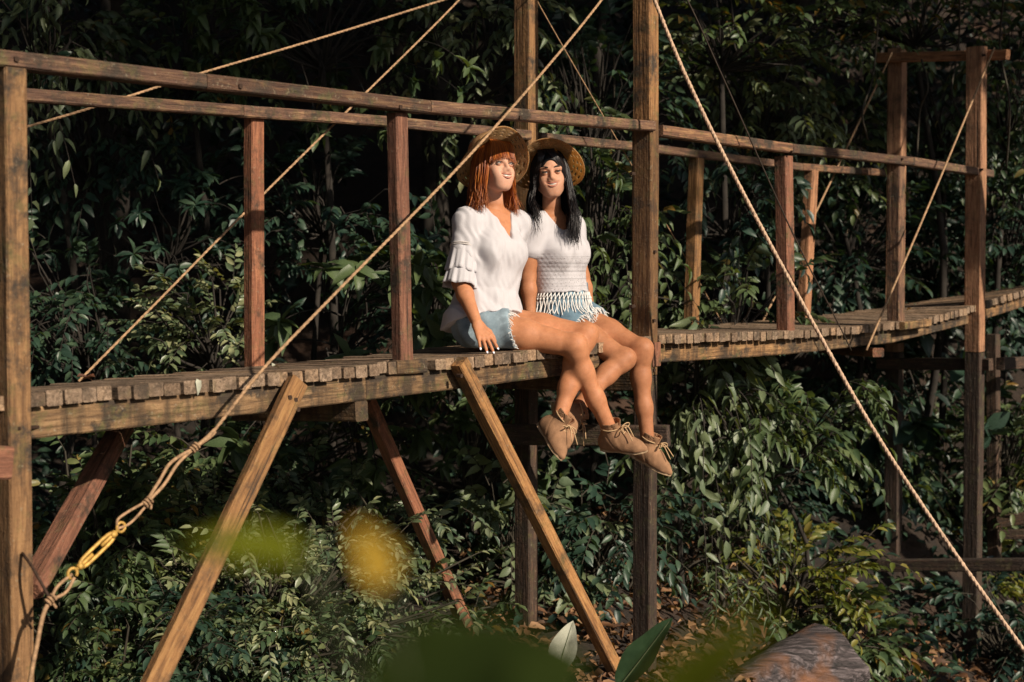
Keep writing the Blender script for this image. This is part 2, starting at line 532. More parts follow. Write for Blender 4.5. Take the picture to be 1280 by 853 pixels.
# the far tower
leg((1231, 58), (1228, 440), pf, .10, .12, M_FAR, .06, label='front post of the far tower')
leg((1228, 441), (1222, 960), pf, .098, .116, M_LEG_SHADE, .06, label='dark front leg of the far tower')
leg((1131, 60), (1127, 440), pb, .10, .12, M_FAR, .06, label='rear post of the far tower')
leg((1127, 441), (1122, 960), pb, .098, .116, M_LEG_SHADE, .06, label='dark rear leg of the far tower')
a, b = pf(1262, 69, .22), pb(1098, 73, -.16)
beam('crossbeam', a - DIR * .03, b - DIR * .03, .075, .05, UP, M_FAR, BR, label='top crossbeam of the far tower')
q = pf(1240, 455, .1)
beam('crossbeam', pf(1244, 455, .12) - DIR * .08, pb(1104, 454, -.05) - DIR * .08, .09, .06, UP, M_LEG_SHADE, BR)
beam('crossbeam', pf(1340, 450, .14), pf(1250, 455, .14), .09, .06, UP, M_LEG_SHADE, BR)
beam('crossbeam', at(1099, 707, 10.3), at(1330, 706, 9.6), .085, .07, UP, M_LEG_SHADE, BR, label='low horizontal beam tying the far tower legs')
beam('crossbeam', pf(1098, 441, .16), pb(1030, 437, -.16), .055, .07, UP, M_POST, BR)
beam('tower_post', at(1241, 418, 11.4), at(1243, 705, 11.4), .09, .09, DIR, M_LEG_SHADE, BR)
beam('crossbeam', at(1248, 653, 11.2), at(1330, 640, 11.0), .09, .06, UP, M_LEG_SHADE, BR)
beam('crossbeam', at(1248, 668, 11.2), at(1330, 668, 11.0), .08, .06, UP, M_LEG_SHADE, BR)

# bolts where timbers meet
for (x, y, o_) in ((500, 134, .055), (990, 190, .055), (1128, 199, .055), (576, 470, .085), (369, 500, .10), (372, 512, .10), (362, 497, .10), (20, 74, .056), (300, 108, .056), (650, 147, .056), (1228, 212, .07), (1231, 69, .085)):
    q = pf(x, y, o_)
    beam('bolt', q - NOR * .02, q + NOR * .006, .016, .016, UP, M_IRON, BR, rings=2, wob=0, ch=.004)

def cable(pix3, r, mat, name='stay_rope', n=30, label=None, twist=True):
    P = smooth_path(pix3, n)
    r = r * (.72 if r < .012 else .84); mb = MB(); mb.tube(P, r * .8 if twist else r, 6)
    if twist:            # two laid strands winding round the core
        L = np.concatenate([[0], np.cumsum(np.linalg.norm(np.diff(P, axis=0), axis=1))])
        m_ = int(L[-1] / .018)
        s = np.linspace(0, L[-1], min(m_, 420))
        C = np.stack([np.interp(s, L, P[:, i]) for i in range(3)], 1)
        d = nrm(P[-1] - P[0]); u_ = nrm(np.cross(d, UP)); w_ = np.cross(d, u_)
        for ph in (0, 2.09, 4.19):
            ang = s * (2 * math.pi / .075) + ph
            mb.tube(C + r * .42 * (np.cos(ang)[:, None] * u_ + np.sin(ang)[:, None] * w_), r * .62, 5)
    o = link(name, mb.mesh(name), mat, BR)
    if label: o['label'] = label
    return o
cable([pf(808, -95, .1), pf(752, 0, .14), pf(600, 180, .2), pf(420, 366, .22), pf(330, 460, .22), pf(268, 538, .22)], .0095, M_CABLE, label='front stay rope running down to the turnbuckle')
cable([pb(652, -90, -.04), pb(574, 0, -.05), pb(430, 143, -.06), pb(300, 272, -.06), pb(198, 376, -.06), pb(98, 477, -.05)], .0085, M_CABLE)
cable([at(700, -45, 8.3), at(555, 0, 8.0), at(400, 48, 7.6), at(250, 92, 7.2), at(150, 124, 6.9), at(32, 159, 6.6), at(-120, 198, 6.2)], .010, M_CABLE)
cable([pf(806, -30, .14), pf(818, 0, .2), pf(858, 97, .35), pf(920, 224, .6), pf(1000, 374, .9), pf(1088, 531, 1.25), pf(1180, 672, 1.6), pf(1282, 816, 1.95), pf(1420, 1010, 2.4)], .0125, M_CABLE2, label='thick pale stay rope crossing the right side')
cable([pf(822, -60, .06), pf(859, 0, .08), pf(905, 100, .1), pf(990, 290, .14), pf(1048, 405, .15), pf(1064, 438, .15)], .0062, M_WIRE, twist=False)
cable([pb(668, -10, .08), pb(676, 10, -.08), pb(755, 147, -.08), pb(826, 269, -.08), pb(850, 310, -.08), pb(905, 408, -.04)], .0055, M_CABLE, twist=False)
cable([pb(1115, 66, .1), pb(1069, 163, -.07), pb(1023, 259, -.07), pb(953, 403, -.04)], .0105, M_CABLE, twist=False)
cable([pf(1243, 60, .16), pf(1168, 240, .15), pf(1083, 438, .16)], .0105, M_CABLE, twist=False)

# turnbuckle, loops and knots at the lower left
TO = .22
def L2(x, y, o=TO): return pf(x, y, o)
rope = MB()
rope.tube(smooth_path([L2(268, 538), L2(257, 549), L2(243, 560)], 8), .008, 7)
rope.tube(smooth_path([L2(243, 560), L2(214, 578), L2(200, 600), L2(183, 627)], 16), .0062, 7)
rope.tube(smooth_path([L2(243, 560), L2(222, 580), L2(205, 606), L2(185, 627)], 16), .0062, 7)
rope.tube(smooth_path([L2(183, 627), L2(160, 640), L2(147, 650), L2(147, 661)], 12), .0048, 7)
rope.tube(smooth_path([L2(186, 628), L2(172, 645), L2(160, 656), L2(147, 661)], 12), .0048, 7)
rope.tube(smooth_path([L2(269, 540), L2(262, 547), L2(248, 557)], 6), .006, 7)
rope2 = MB()
for (x, y, r, rb_) in ((243, 560, .014, rope), (184, 628, .015, rope), (63, 750, .014, rope2)):
    for k in range(3):
        c0 = L2(x, y) + nrm(L2(x + 5, y - 5) - L2(x, y)) * (k - 1) * .012
        an = np.linspace(0, 6.4, 12)
        ax = nrm(L2(x + 5, y - 5) - L2(x, y)); u_ = nrm(np.cross(ax, UP)); w_ = np.cross(ax, u_)
        rb_.tube(c0 + r * .8 * (np.cos(an)[:, None] * u_ + np.sin(an)[:, None] * w_), .0045, 5)
rope.tube(smooth_path([L2(184, 628), L2(189, 632), L2(188, 637)], 5), .005, 5)
rope2.tube(smooth_path([L2(90, 718), L2(72, 733), L2(63, 750)], 8), .0055, 6)
rope2.tube(smooth_path([L2(93, 722), L2(82, 741), L2(63, 750)], 8), .0055, 6)
rope2.tube(smooth_path([L2(63, 750), L2(54, 768), L2(46, 806), L2(37, 856), L2(30, 930)], 12), .0075, 6)
rope2.tube(smooth_path([L2(63, 750), L2(68, 757), L2(70, 760)], 5), .005, 5)
o_ = link('anchor_rope', rope.mesh('anchor_rope'), M_CABLE, BR)
link('anchor_cable', rope2.mesh('anchor_cable'), M_CABLE, BR)
tb = MB()
ea, eb = L2(143, 667), L2(99, 709)
ax = nrm(eb - ea); sd = nrm(np.cross(ax, NOR))
for s_ in (-1, 1):
    tb.tube(smooth_path([ea, ea + ax * .02 + sd * s_ * .013, (ea + eb) / 2 + sd * s_ * .015, eb - ax * .02 + sd * s_ * .013, eb], 12), .0062, 7)
tb.tube([ea - ax * .015, ea + ax * .06], .006, 7)
tb.tube([eb + ax * .012, eb - ax * .06], .006, 7)
tb.tube([ea - ax * .004, ea + ax * .014], .012, 6)
tb.tube([eb + ax * .004, eb - ax * .014], .012, 6)
an = np.linspace(0, 6.28, 13)
tb.tube(ea - ax * .03 + .016 * (np.cos(an)[:, None] * ax + np.sin(an)[:, None] * sd), .005, 6, cap=False)
an = np.linspace(-.6, 4.4, 11)
tb.tube(eb + ax * .03 + .017 * (np.cos(an)[:, None] * ax + np.sin(an)[:, None] * sd), .0055, 6)
link('turnbuckle', tb.mesh('turnbuckle'), M_BRASS, BR)['label'] = 'yellowed metal turnbuckle tightening the front stay'
rod = MB(); rod.tube(smooth_path([L2(28, 692, .06), L2(42, 712, .15), L2(63, 750)], 8), .0055, 6)
link('anchor_wire', rod.mesh('anchor_wire'), M_IRON, BR)

# ------------------------------------------------------------------ leaves
def leaf_template(fold=.25, curl=.35, shape=0):
    """a pointed leaf along +X (length 1, width 1), normal +Z, folded on the midrib and curling down"""
    rows = [(0, 0), (.22, .40 if shape == 0 else .46), (.55, .5 if shape == 0 else .40), (.82, .26 if shape == 0 else .2), (1, 0)]
    V = []
    for x, w in rows:
        z = -curl * x * x
        if w == 0: V.append((x, 0, z))
        else: V += [(x, -w, z + fold * w), (x, 0, z), (x, w, z + fold * w)]
    T = [(0, 2, 1), (0, 3, 2), (1, 2, 5), (1, 5, 4), (2, 3, 6), (2, 6, 5), (4, 5, 8), (4, 8, 7), (5, 6, 9), (5, 9, 8), (7, 8, 10), (8, 9, 10)]
    return np.array(V, float), np.array(T)

LT = [leaf_template(.22, .30), leaf_template(.35, .5, 1), leaf_template(.12, .15)]

def leaves_mesh(name, P, D, N, L, Wd, tmpl=0):
    """many leaves in one mesh"""
    P, D, N = np.asarray(P), np.asarray(D), np.asarray(N)
    D = D / (np.linalg.norm(D, axis=1)[:, None] + 1e-9)
    Y = np.cross(N, D); Y /= np.linalg.norm(Y, axis=1)[:, None] + 1e-9
    Z = np.cross(D, Y)
    tv, tt = LT[tmpl]
    n, k = len(P), len(tv)
    L = np.broadcast_to(L, (n,)); Wd = np.broadcast_to(Wd, (n,))
    V = P[:, None, :] + tv[None, :, 0:1] * (D * L[:, None])[:, None, :] + tv[None, :, 1:2] * (Y * Wd[:, None])[:, None, :] + tv[None, :, 2:3] * (Z * L[:, None])[:, None, :]
    T = (tt[None] + (np.arange(n) * k)[:, None, None]).reshape(-1, 3)
    return mesh_np(name, V.reshape(-1, 3), T)

def unit_rows(a):
    return a / (np.linalg.norm(a, axis=1)[:, None] + 1e-9)

def sprays(r, centre, rad, n, leaf, style='pinnate', droop=.35, base=None, nleaf=(7, 13), up=.5):
    """leafy twigs filling an uneven volume; returns leaf arrays and twig paths"""
    P, D, N, Ls, twigs = [], [], [], [], []
    centre = np.asarray(centre, float); rad = np.asarray(rad, float)
    lobes = r.normal(0, .55, (max(3, n // 7), 3))
    for _ in range(n):
        lb = lobes[r.integers(len(lobes))]
        q = lb + r.normal(0, .33, 3)
        p0 = centre + q * rad * .85
        out = q * rad; out = out / (np.linalg.norm(out) + 1e-6)
        d = nrm(out * .8 + r.normal(0, .5, 3) + np.array([0, -.25, up * .5]))
        ln = leaf * r.uniform(2.2, 4.2)
        k = r.integers(*nleaf)
        s = np.linspace(0, 1, 7)[:, None]
        path = p0 + d * ln * s + np.array([0, 0, -1.0]) * ln * droop * s * s
        twigs.append(path)
        side0 = nrm(np.cross(d, UP) + r.normal(0, .15, 3))
        nup = nrm(np.cross(side0, d)); nup = nup if nup[2] > 0 else -nup
        if style == 'whorl':
            tip = path[-1]; td = nrm(path[-1] - path[-2])
            for j in range(k):
                a = j * 2.4 + r.uniform(-.3, .3)
                e = side0 * math.cos(a) + nup * math.sin(a)
                dd = nrm(td * r.uniform(.1, .8) + e + np.array([0, 0, -droop * .6]))
                P.append(tip - td * leaf * .25 * (j / k)); D.append(dd)
                N.append(nrm(UP * .8 + td * .4 + r.normal(0, .25, 3))); Ls.append(leaf * r.uniform(.7, 1.15))
        else:
            for j in range(k):
                f = .15 + .85 * (j + 1) / k
                i = f * 6; i0 = min(5, int(i)); p = path[i0] + (path[i0 + 1] - path[i0]) * (i - i0)
                td = nrm(path[i0 + 1] - path[i0]); sg = 1 if j % 2 else -1
                dd = nrm(td * r.uniform(.35, .8) + side0 * sg * r.uniform(.6, 1) + np.array([0, 0, -droop * r.uniform(0, .7)])) if j < k - 1 else td
                P.append(p); D.append(dd)
                N.append(nrm(nup * .9 + r.normal(0, .28, 3))); Ls.append(leaf * r.uniform(.65, 1.1) * (1 - .25 * abs(f - .55)))
    return np.array(P), np.array(D), np.array(N), np.array(Ls), twigs

def plant(name, cat, label, px, py, Y, wpx, hpx, n, leaf, mat, style='pinnate', seed=0, ratio=.42, droop=.35, group=None, tmpl=0, single=False, stemmat=None, nst=4, depth=None, up=.5, trunk=None):
    """a plant whose leafy part is centred on a spot of the bank at depth Y and stands on the ground there"""
    r = np.random.default_rng(seed + 100)
    c = at(px, py, Y); s = FPX / Y
    rad = np.array([wpx / s / 2, depth or (wpx + hpx) / s / 4, hpx / s / 2])
    gz = float(ground_z(c[0], Y + .15))
    base = np.array([c[0] + r.normal(0, .08), Y + .15 + abs(rad[1]) * .3, gz])
    o = empty(name, base, label, cat, group)
    n = int(n * 1.6); leaf = leaf * .86
    P, D, N, Ls, tw = sprays(r, c, rad, n, leaf, style, droop, up=up)
    keep = P[:, 2] > ground_z(P[:, 0], P[:, 1]) + .01
    P, D, N, Ls = P[keep], D[keep], N[keep], Ls[keep]
    Wd = Ls * ratio * r.uniform(.85, 1.15, len(Ls))
    if single:
        mbase = []
        od = np.argsort(P[:, 1]); P, D, N, Ls, Wd = P[od], D[od], N[od], Ls[od], Wd[od]
        for i in range(min(len(P), 290)):
            L = Ls[i]; x = D[i]; y = nrm(np.cross(N[i], x)); z = np.cross(x, y)
            if i < 6:
                tv, tt = LT[(tmpl + i) % 2 if tmpl < 2 else tmpl]
                me = mesh_np('leaf', tv * np.array([1, ratio * (.82 + .07 * i), .7 + .12 * i]), tt)
                me.materials.append(mat); mbase.append(me)
            M = Matrix(((x[0] * L, y[0] * L, z[0] * L, P[i][0]), (x[1] * L, y[1] * L, z[1] * L, P[i][1]), (x[2] * L, y[2] * L, z[2] * L, P[i][2]), (0, 0, 0, 1)))
            link('leaf', mbase[i % 6], None, o, M)
        if len(P) > 290:
            tag(link('foliage', leaves_mesh('foliage', P[290:], D[290:], N[290:], Ls[290:], Wd[290:], tmpl), mat, o), kind='stuff')
    else:
        f = link('foliage', leaves_mesh('foliage', P, D, N, Ls, Wd, tmpl), mat, o)
        tag(f, kind='stuff')
    mb = MB()
    for path in tw:
        mb.tube(path, np.linspace(.006, .0025, 7) * (leaf / .14), 4, cap=False)
    tips = np.array([p[0] for p in tw])
    fork = np.array([c[0], c[1] + rad[1] * .25, max(gz + .05, c[2] - rad[2] * .9)])
    for path in tw[::2]:
        p0 = path[0]
        md = (fork + p0) / 2 + r.normal(0, .04, 3)
        mb.tube(smooth_path([fork, md, p0], 6), np.linspace(.011, .005, 6), 4, cap=False)
    h = fork[2] - gz
    tr = trunk or (.010 + .006 * max(0, h))
    for k in range(nst if h < .8 else 1):
        b0 = base + np.array([r.normal(0, .05), r.normal(0, .05), -.05])
        md = (b0 + fork) / 2 + np.array([r.normal(0, .05 + .06 * h), r.normal(0, .05 + .05 * h), 0])
        mb.tube(smooth_path([b0, md, fork], 8), np.linspace(tr * 1.3, tr * .7, 8), 5, cap=False)
    link('trunk' if cat == 'tree' else 'stem', mb.mesh('stem'), stemmat or (M_BARK if h > .8 else M_TWIG), o)
    return o

# ------------------------------------------------------------------ plants one can point to, each where it stands
PL = [
 # name, cat, label, px, py, Y, w, h, sprays, leaf, mat, kw
 ('young_tree', 'tree', 'tree with pale drooping leaves in the top left corner above the handrail', 45, 40, 9.0, 170, 110, 40, .15, M_LPALE, dict(single=True, droop=.9, ratio=.36)),
 ('young_tree', 'tree', 'thin tree with small lit leaves above the handrail, left of the long sloping rope', 235, 62, 9.6, 190, 120, 46, .11, M_LMID, {}),
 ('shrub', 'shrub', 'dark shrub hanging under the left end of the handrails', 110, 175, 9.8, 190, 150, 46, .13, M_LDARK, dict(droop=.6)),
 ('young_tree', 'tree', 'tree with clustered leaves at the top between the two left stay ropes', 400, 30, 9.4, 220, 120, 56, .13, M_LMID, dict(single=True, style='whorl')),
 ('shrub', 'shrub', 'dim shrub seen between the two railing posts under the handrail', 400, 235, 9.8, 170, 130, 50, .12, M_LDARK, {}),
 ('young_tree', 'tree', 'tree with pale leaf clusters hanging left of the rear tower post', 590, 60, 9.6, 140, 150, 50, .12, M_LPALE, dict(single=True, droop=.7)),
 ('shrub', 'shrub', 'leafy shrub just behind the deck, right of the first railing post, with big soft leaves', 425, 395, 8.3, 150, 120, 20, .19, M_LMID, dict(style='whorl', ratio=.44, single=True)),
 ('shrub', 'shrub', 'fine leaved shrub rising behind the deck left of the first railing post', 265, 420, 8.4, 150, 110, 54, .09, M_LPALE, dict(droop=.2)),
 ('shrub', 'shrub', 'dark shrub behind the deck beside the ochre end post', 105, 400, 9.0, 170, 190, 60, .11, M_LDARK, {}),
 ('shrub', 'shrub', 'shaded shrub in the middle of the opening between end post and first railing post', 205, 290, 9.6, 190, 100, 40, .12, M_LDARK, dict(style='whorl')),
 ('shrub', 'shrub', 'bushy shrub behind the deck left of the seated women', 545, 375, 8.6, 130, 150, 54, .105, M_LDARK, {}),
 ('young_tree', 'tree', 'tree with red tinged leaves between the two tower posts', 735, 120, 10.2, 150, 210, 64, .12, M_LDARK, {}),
 ('shrub', 'shrub', 'shrub with pale spotted leaves to the right of the dark haired woman', 755, 300, 8.9, 110, 210, 56, .11, M_LMID, dict(single=True, droop=.6)),
 ('young_tree', 'tree', 'tree with bright leaf clumps over the handrail right of the tower', 955, 125, 11.5, 190, 150, 70, .14, M_LPALE, dict(single=True, droop=.5)),
 ('young_tree', 'tree', 'tall thin tree with leaves at the top right of the tower', 905, 40, 10.6, 200, 100, 50, .13, M_LMID, {}),
 ('young_tree', 'tree', 'tree with sunlit sprays at the top above the far tower', 1150, 22, 11.8, 270, 70, 56, .13, M_LMID, {}),
 ('climber', 'climbing plant', 'climber with small leaves hanging inside the far tower frame', 1185, 135, 12.2, 110, 130, 36, .12, M_LMID, dict(droop=.6)),
 ('climber', 'climbing plant', 'climber trailing down at the right edge beside the far tower', 1265, 110, 12.0, 90, 170, 40, .12, M_LMID, dict(droop=.7)),
 ('shrub', 'shrub', 'shrub with light leaves behind the far handrail below the bright tree', 1045, 175, 11.9, 140, 110, 46, .14, M_LMID, dict(droop=.5)),
 ('shrub', 'shrub', 'shrub with dry pinkish leaves behind the orange railing post', 915, 250, 9.8, 130, 110, 30, .13, M_LDARK, dict(droop=.8)),
 ('shrub', 'shrub', 'fresh green shrub standing right behind the far deck beside the orange post', 915, 385, 9.4, 150, 90, 50, .12, M_LMID, dict(single=True, droop=.3)),
 ('shrub', 'shrub', 'broad leaved dark plant behind the deck where the far deck curves up', 1080, 395, 12.0, 110, 60, 14, .26, M_LDARK, dict(style='whorl', ratio=.62, single=True, tmpl=2)),
 ('shrub', 'shrub', 'shrub with hanging glossy leaves below the far deck next to the tower leg', 872, 482, 9.0, 110, 100, 34, .16, M_LPALE, dict(single=True, droop=.9)),
 ('shrub', 'shrub', 'shrub with yellow tipped leaf sprays below the middle of the far deck', 970, 545, 9.2, 190, 120, 60, .13, M_LMID, dict(single=True, droop=.5)),
 ('fern', 'fern', 'fern with feathery fronds right of the tower leg', 900, 655, 9.0, 120, 90, 26, .12, M_LMID, dict(single=True, ratio=.2, nst=2)),
 ('shrub', 'shrub', 'dark shrub low behind the tower leg, left of the fern', 745, 655, 8.6, 140, 140, 50, .12, M_LDARK, {}),
 ('shrub', 'shrub', 'shrub with pale round leaves between the middle braces', 640, 670, 8.4, 120, 150, 46, .12, M_LPALE, dict(single=True, ratio=.55)),
 ('shrub', 'shrub', 'shrub with spreading leaves left of the front middle brace under the deck', 590, 560, 8.8, 150, 130, 46, .12, M_LMID, dict(single=True, style='whorl')),
 ('shrub', 'shrub', 'dense shrub under the left deck behind the front left brace', 335, 575, 8.4, 260, 120, 90, .10, M_LMID, {}),
 ('shrub', 'shrub', 'sunlit dense shrub with small leaves at the bottom left beside the front left brace', 330, 745, 6.75, 300, 170, 210, .075, M_LPALE, dict(droop=.2)),
 ('shrub', 'shrub', 'leafy shrub behind the turnbuckle next to the end post', 120, 690, 6.7, 180, 160, 120, .095, M_LMID, dict(single=True)),
 ('shrub', 'shrub', 'low dark shrub at the bottom edge between end post and left brace', 150, 815, 6.35, 220, 110, 90, .085, M_LDARK, {}),
 ('shrub', 'shrub', 'sunlit shrub at the bottom below the rear middle brace', 510, 815, 7.3, 220, 140, 110, .085, M_LMID, {}),
 ('shrub', 'shrub', 'bush with small pale leaves just right of the front left brace', 440, 670, 7.55, 190, 120, 110, .08, M_LPALE, {}),
 ('shrub', 'shrub', 'low leafy bush at the bottom left, right beside the end post', 85, 800, 6.4, 130, 120, 70, .085, M_LMID, {}),
 ('shrub', 'shrub', 'small leaved bush along the bottom edge below the front left brace', 290, 840, 6.4, 260, 90, 120, .07, M_LPALE, {}),
 ('shrub', 'shrub', 'dense low bush at the bottom edge left of the big blurred leaf', 420, 830, 6.5, 200, 100, 90, .075, M_LMID, {}),
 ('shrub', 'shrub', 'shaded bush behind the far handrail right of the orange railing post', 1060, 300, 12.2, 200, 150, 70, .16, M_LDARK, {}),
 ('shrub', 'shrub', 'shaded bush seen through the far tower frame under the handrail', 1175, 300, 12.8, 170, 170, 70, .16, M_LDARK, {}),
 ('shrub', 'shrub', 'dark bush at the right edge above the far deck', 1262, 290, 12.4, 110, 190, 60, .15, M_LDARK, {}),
 ('shrub', 'shrub', 'low bush hiding the ground in the lower left corner', 95, 848, 6.2, 150, 70, 60, .08, M_LMID, {}),
 ('shrub', 'shrub', 'small bush on the bottom edge right of the front left brace', 260, 800, 6.6, 150, 100, 80, .075, M_LMID, {}),
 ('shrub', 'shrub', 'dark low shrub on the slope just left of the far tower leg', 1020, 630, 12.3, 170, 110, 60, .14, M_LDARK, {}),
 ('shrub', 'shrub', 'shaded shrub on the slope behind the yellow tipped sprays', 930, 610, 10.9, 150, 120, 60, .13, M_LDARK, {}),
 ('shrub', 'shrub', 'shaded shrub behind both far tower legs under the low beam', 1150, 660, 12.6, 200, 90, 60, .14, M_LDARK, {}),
 ('shrub', 'shrub', 'yellow green shrub left of the low far tower beam', 1060, 670, 12.2, 170, 130, 80, .12, M_LYEL, dict(single=True)),
 ('shrub', 'shrub', 'low leafy plant between the far tower legs above the soil mound', 1165, 715, 11.8, 150, 80, 60, .12, M_LYEL, {}),
 ('shrub', 'shrub', 'shrub with broad leaves behind the far tower legs', 1170, 600, 12.4, 180, 150, 80, .15, M_LMID, dict(single=True)),
 ('shrub', 'shrub', 'leafy shrub at the right edge below the far deck', 1262, 575, 11.8, 110, 150, 50, .14, M_LMID, {}),
 ('shrub', 'shrub', 'green shrub in the lower right corner', 1262, 790, 10.4, 110, 150, 50, .13, M_LDARK, {}),
 ('shrub', 'shrub', 'low shrub with broad leaves left of the front far tower leg at the bottom', 1045, 800, 9.2, 80, 80, 40, .13, M_LMID, dict(ratio=.5)),
 ('shrub', 'shrub', 'yellowish low plant on the leaf litter above the log', 985, 735, 9.4, 190, 90, 70, .11, M_LYEL, {}),
 ('shrub', 'shrub', 'dark leaning shrub under the far deck left of the far tower', 1075, 555, 11.9, 130, 140, 44, .15, M_LDARK, dict(droop=.7)),
 ('shrub', 'shrub', 'shaded plant with long leaves under the far tower crossbeam', 1165, 490, 12.6, 150, 60, 26, .24, M_LDARK, dict(ratio=.3, droop=.6)),
]
for i, (nm, ct, lb, px, py, Y, w, h, n, lf, mt, kw) in enumerate(PL):
    plant(nm, ct, lb, px, py, Y, w, h, n, lf, mt, seed=i * 13 + 5, **kw)

# the undergrowth further up the bank reads as one dark mass
r = np.random.default_rng(21)
def mass(name, n, xr, yr, zr, leaf, mat, label, cat, tmpl=0, keep=None):
    X = r.uniform(*xr, n); Y = r.uniform(*yr, n)
    G = ground_z(X, Y)
    H = zr[0] + (zr[1] - zr[0]) * r.random(n) ** 1.6
    # clumped: thin the mass with the same slow waves that shape the ground
    cl = bumps(X * 1.7 + 3, (G + H) * 1.9 + Y * .6)
    ok = cl > -.11
    P = np.stack([X, Y, G + H], 1)[ok]
    if keep is not None: P = P[keep(P)]
    n = len(P)
    a = r.uniform(0, 6.28, n)
    D = np.stack([np.cos(a), np.sin(a), r.uniform(-.7, .3, n)], 1)
    N = unit_rows(np.stack([r.normal(0, .4, n), r.normal(-.35, .4, n), np.full(n, .8)], 1))
    L = leaf * r.uniform(.6, 1.3, n)
    o = link(name, leaves_mesh(name, P, D, N, L, L * r.uniform(.35, .5, n), tmpl), mat)
    return tag(o, label, cat, kind='stuff')
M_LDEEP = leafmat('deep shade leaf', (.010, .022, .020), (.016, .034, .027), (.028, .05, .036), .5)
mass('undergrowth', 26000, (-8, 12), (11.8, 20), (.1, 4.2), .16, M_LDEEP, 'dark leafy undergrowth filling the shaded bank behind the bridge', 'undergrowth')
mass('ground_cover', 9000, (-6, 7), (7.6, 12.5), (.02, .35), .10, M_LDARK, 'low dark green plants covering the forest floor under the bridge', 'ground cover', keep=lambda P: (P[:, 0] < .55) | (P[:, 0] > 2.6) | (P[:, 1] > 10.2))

def litter(n, mat, xr, yr, L0, name, label):
    X = r.uniform(*xr, n); Y = r.uniform(*yr, n)
    P = np.stack([X, Y, ground_z(X, Y) + r.uniform(.005, .05, n)], 1)
    a = r.uniform(0, 6.28, n)
    D = np.stack([np.cos(a), np.sin(a), r.normal(0, .3, n)], 1)
    N = unit_rows(np.stack([r.normal(0, .5, n), r.normal(0, .5, n), np.ones(n)], 1))
    L = L0 * r.uniform(.5, 1.3, n)
    o = link(name, leaves_mesh(name, P, D, N, L, L * r.uniform(.35, .6, n), 1), mat)
    tag(o, label, 'leaf litter', kind='stuff')
litter(5500, M_LITTER, (-.3, 4), (6.2, 10.6), .085, 'leaf_litter', 'fallen brown and orange leaves scattered over the forest floor')

# ------------------------------------------------------------------ tall trees: trunks behind, crowns above the picture
def crown_mesh(seed, n, rad, leaf):
    q = np.random.default_rng(seed)
    lob = q.normal(0, .55, (15, 3)); lob[:, 2] *= .6
    P = (lob[q.integers(15, size=n)] + q.normal(0, .16, (n, 3))) * np.array(rad)
    a = q.uniform(0, 6.28, n)
    D = np.stack([np.cos(a), np.sin(a), q.uniform(-.6, .2, n)], 1)
    N = unit_rows(np.stack([q.normal(0, .45, n), q.normal(0, .45, n), np.ones(n)], 1))
    L = leaf * q.uniform(.6, 1.3, n)
    me = leaves_mesh('crown', P, D, N, L, L * .5, 0)
    me.materials.append(M_LDARK)
    return me
CRN = [crown_mesh(k, 2500, (2.7, 2.7, 1.5), .34) for k in range(3)]
def big_tree(x, y, h, cx, cy, seed, sc=1.0, label=None, group='forest trees rising out of the picture', rt=.16):
    q = np.random.default_rng(seed)
    z = float(ground_z(x, y))
    o = empty('forest_tree', (x, y, z), label if label and label != 'LEFTSIDE' else 'tall forest tree with dark trunk standing in the shade behind the bridge', 'tree', group if label is None else None)
    mb = MB()
    top = np.array([cx, cy, h])
    P = smooth_path([(x, y, z - .2), (x + q.normal(0, .12), y + q.normal(0, .1), z + (h - z) * .35), ((x + cx) / 2 + q.normal(0, .15), (y + cy) / 2, z + (h - z) * .7), top], 14)
    mb.tube(P, np.linspace(rt, rt * .35, 14) * (1 + .08 * q.normal(0, 1, 14)), 9)
    for k in range(6):
        a = q.uniform(0, 6.28); e = top + np.array([math.cos(a) * 2 * sc, math.sin(a) * 2 * sc, q.uniform(-.4, .8)])
        mb.tube(smooth_path([P[10 + k % 3], (P[11] + e) / 2 + np.array([0, 0, .3]), e], 7), np.linspace(rt * .35, .02, 7), 5)
    link('trunk', mb.mesh('trunk'), M_BARK, o)
    f = link('crown', CRN[seed % 3], None, o, Matrix.Translation(top.tolist()) @ Matrix.Rotation(q.uniform(0, 6.28), 4, 'Z') @ Matrix.Scale(sc, 4))
    tag(f, kind='stuff')
    if label == 'LEFTSIDE':
        tag(o, 'overhanging forest tree shading the bridge from above the picture', 'tree', 'overhanging trees outside the picture')
    return o
TR = []
sd = 0
for (nr, dd, x, y, sc) in ((1.3, 1, -1.5, 1.5, 1.05), (1.2, 2.4, -1.9, 1.6, .75), (.6, 6.0, 5.6, 6.8, .8), (-.2, 10, 7.6, 8.6, 1.05), (.0, 13, 9.8, 10.8, 1.1),
                           (-2.2, 2, -2.4, 3.6, 1.1), (-2.2, 8, 5.2, 9.2, 1.1), (-2.2, 11, 7.2, 12.4, 1.1), (-2.0, -1.5, -4.2, 1.0, 1.1)):  # added unseen trees, crowns placed to shade the forest and cut skylight
    sd += 1
    cpos = NOR * nr + DIR * dd
    TR.append(big_tree(x, y, 8.5 + .5 * math.sin(sd * 2.1), cpos[0], cpos[1], sd + 40, sc, 'LEFTSIDE'))
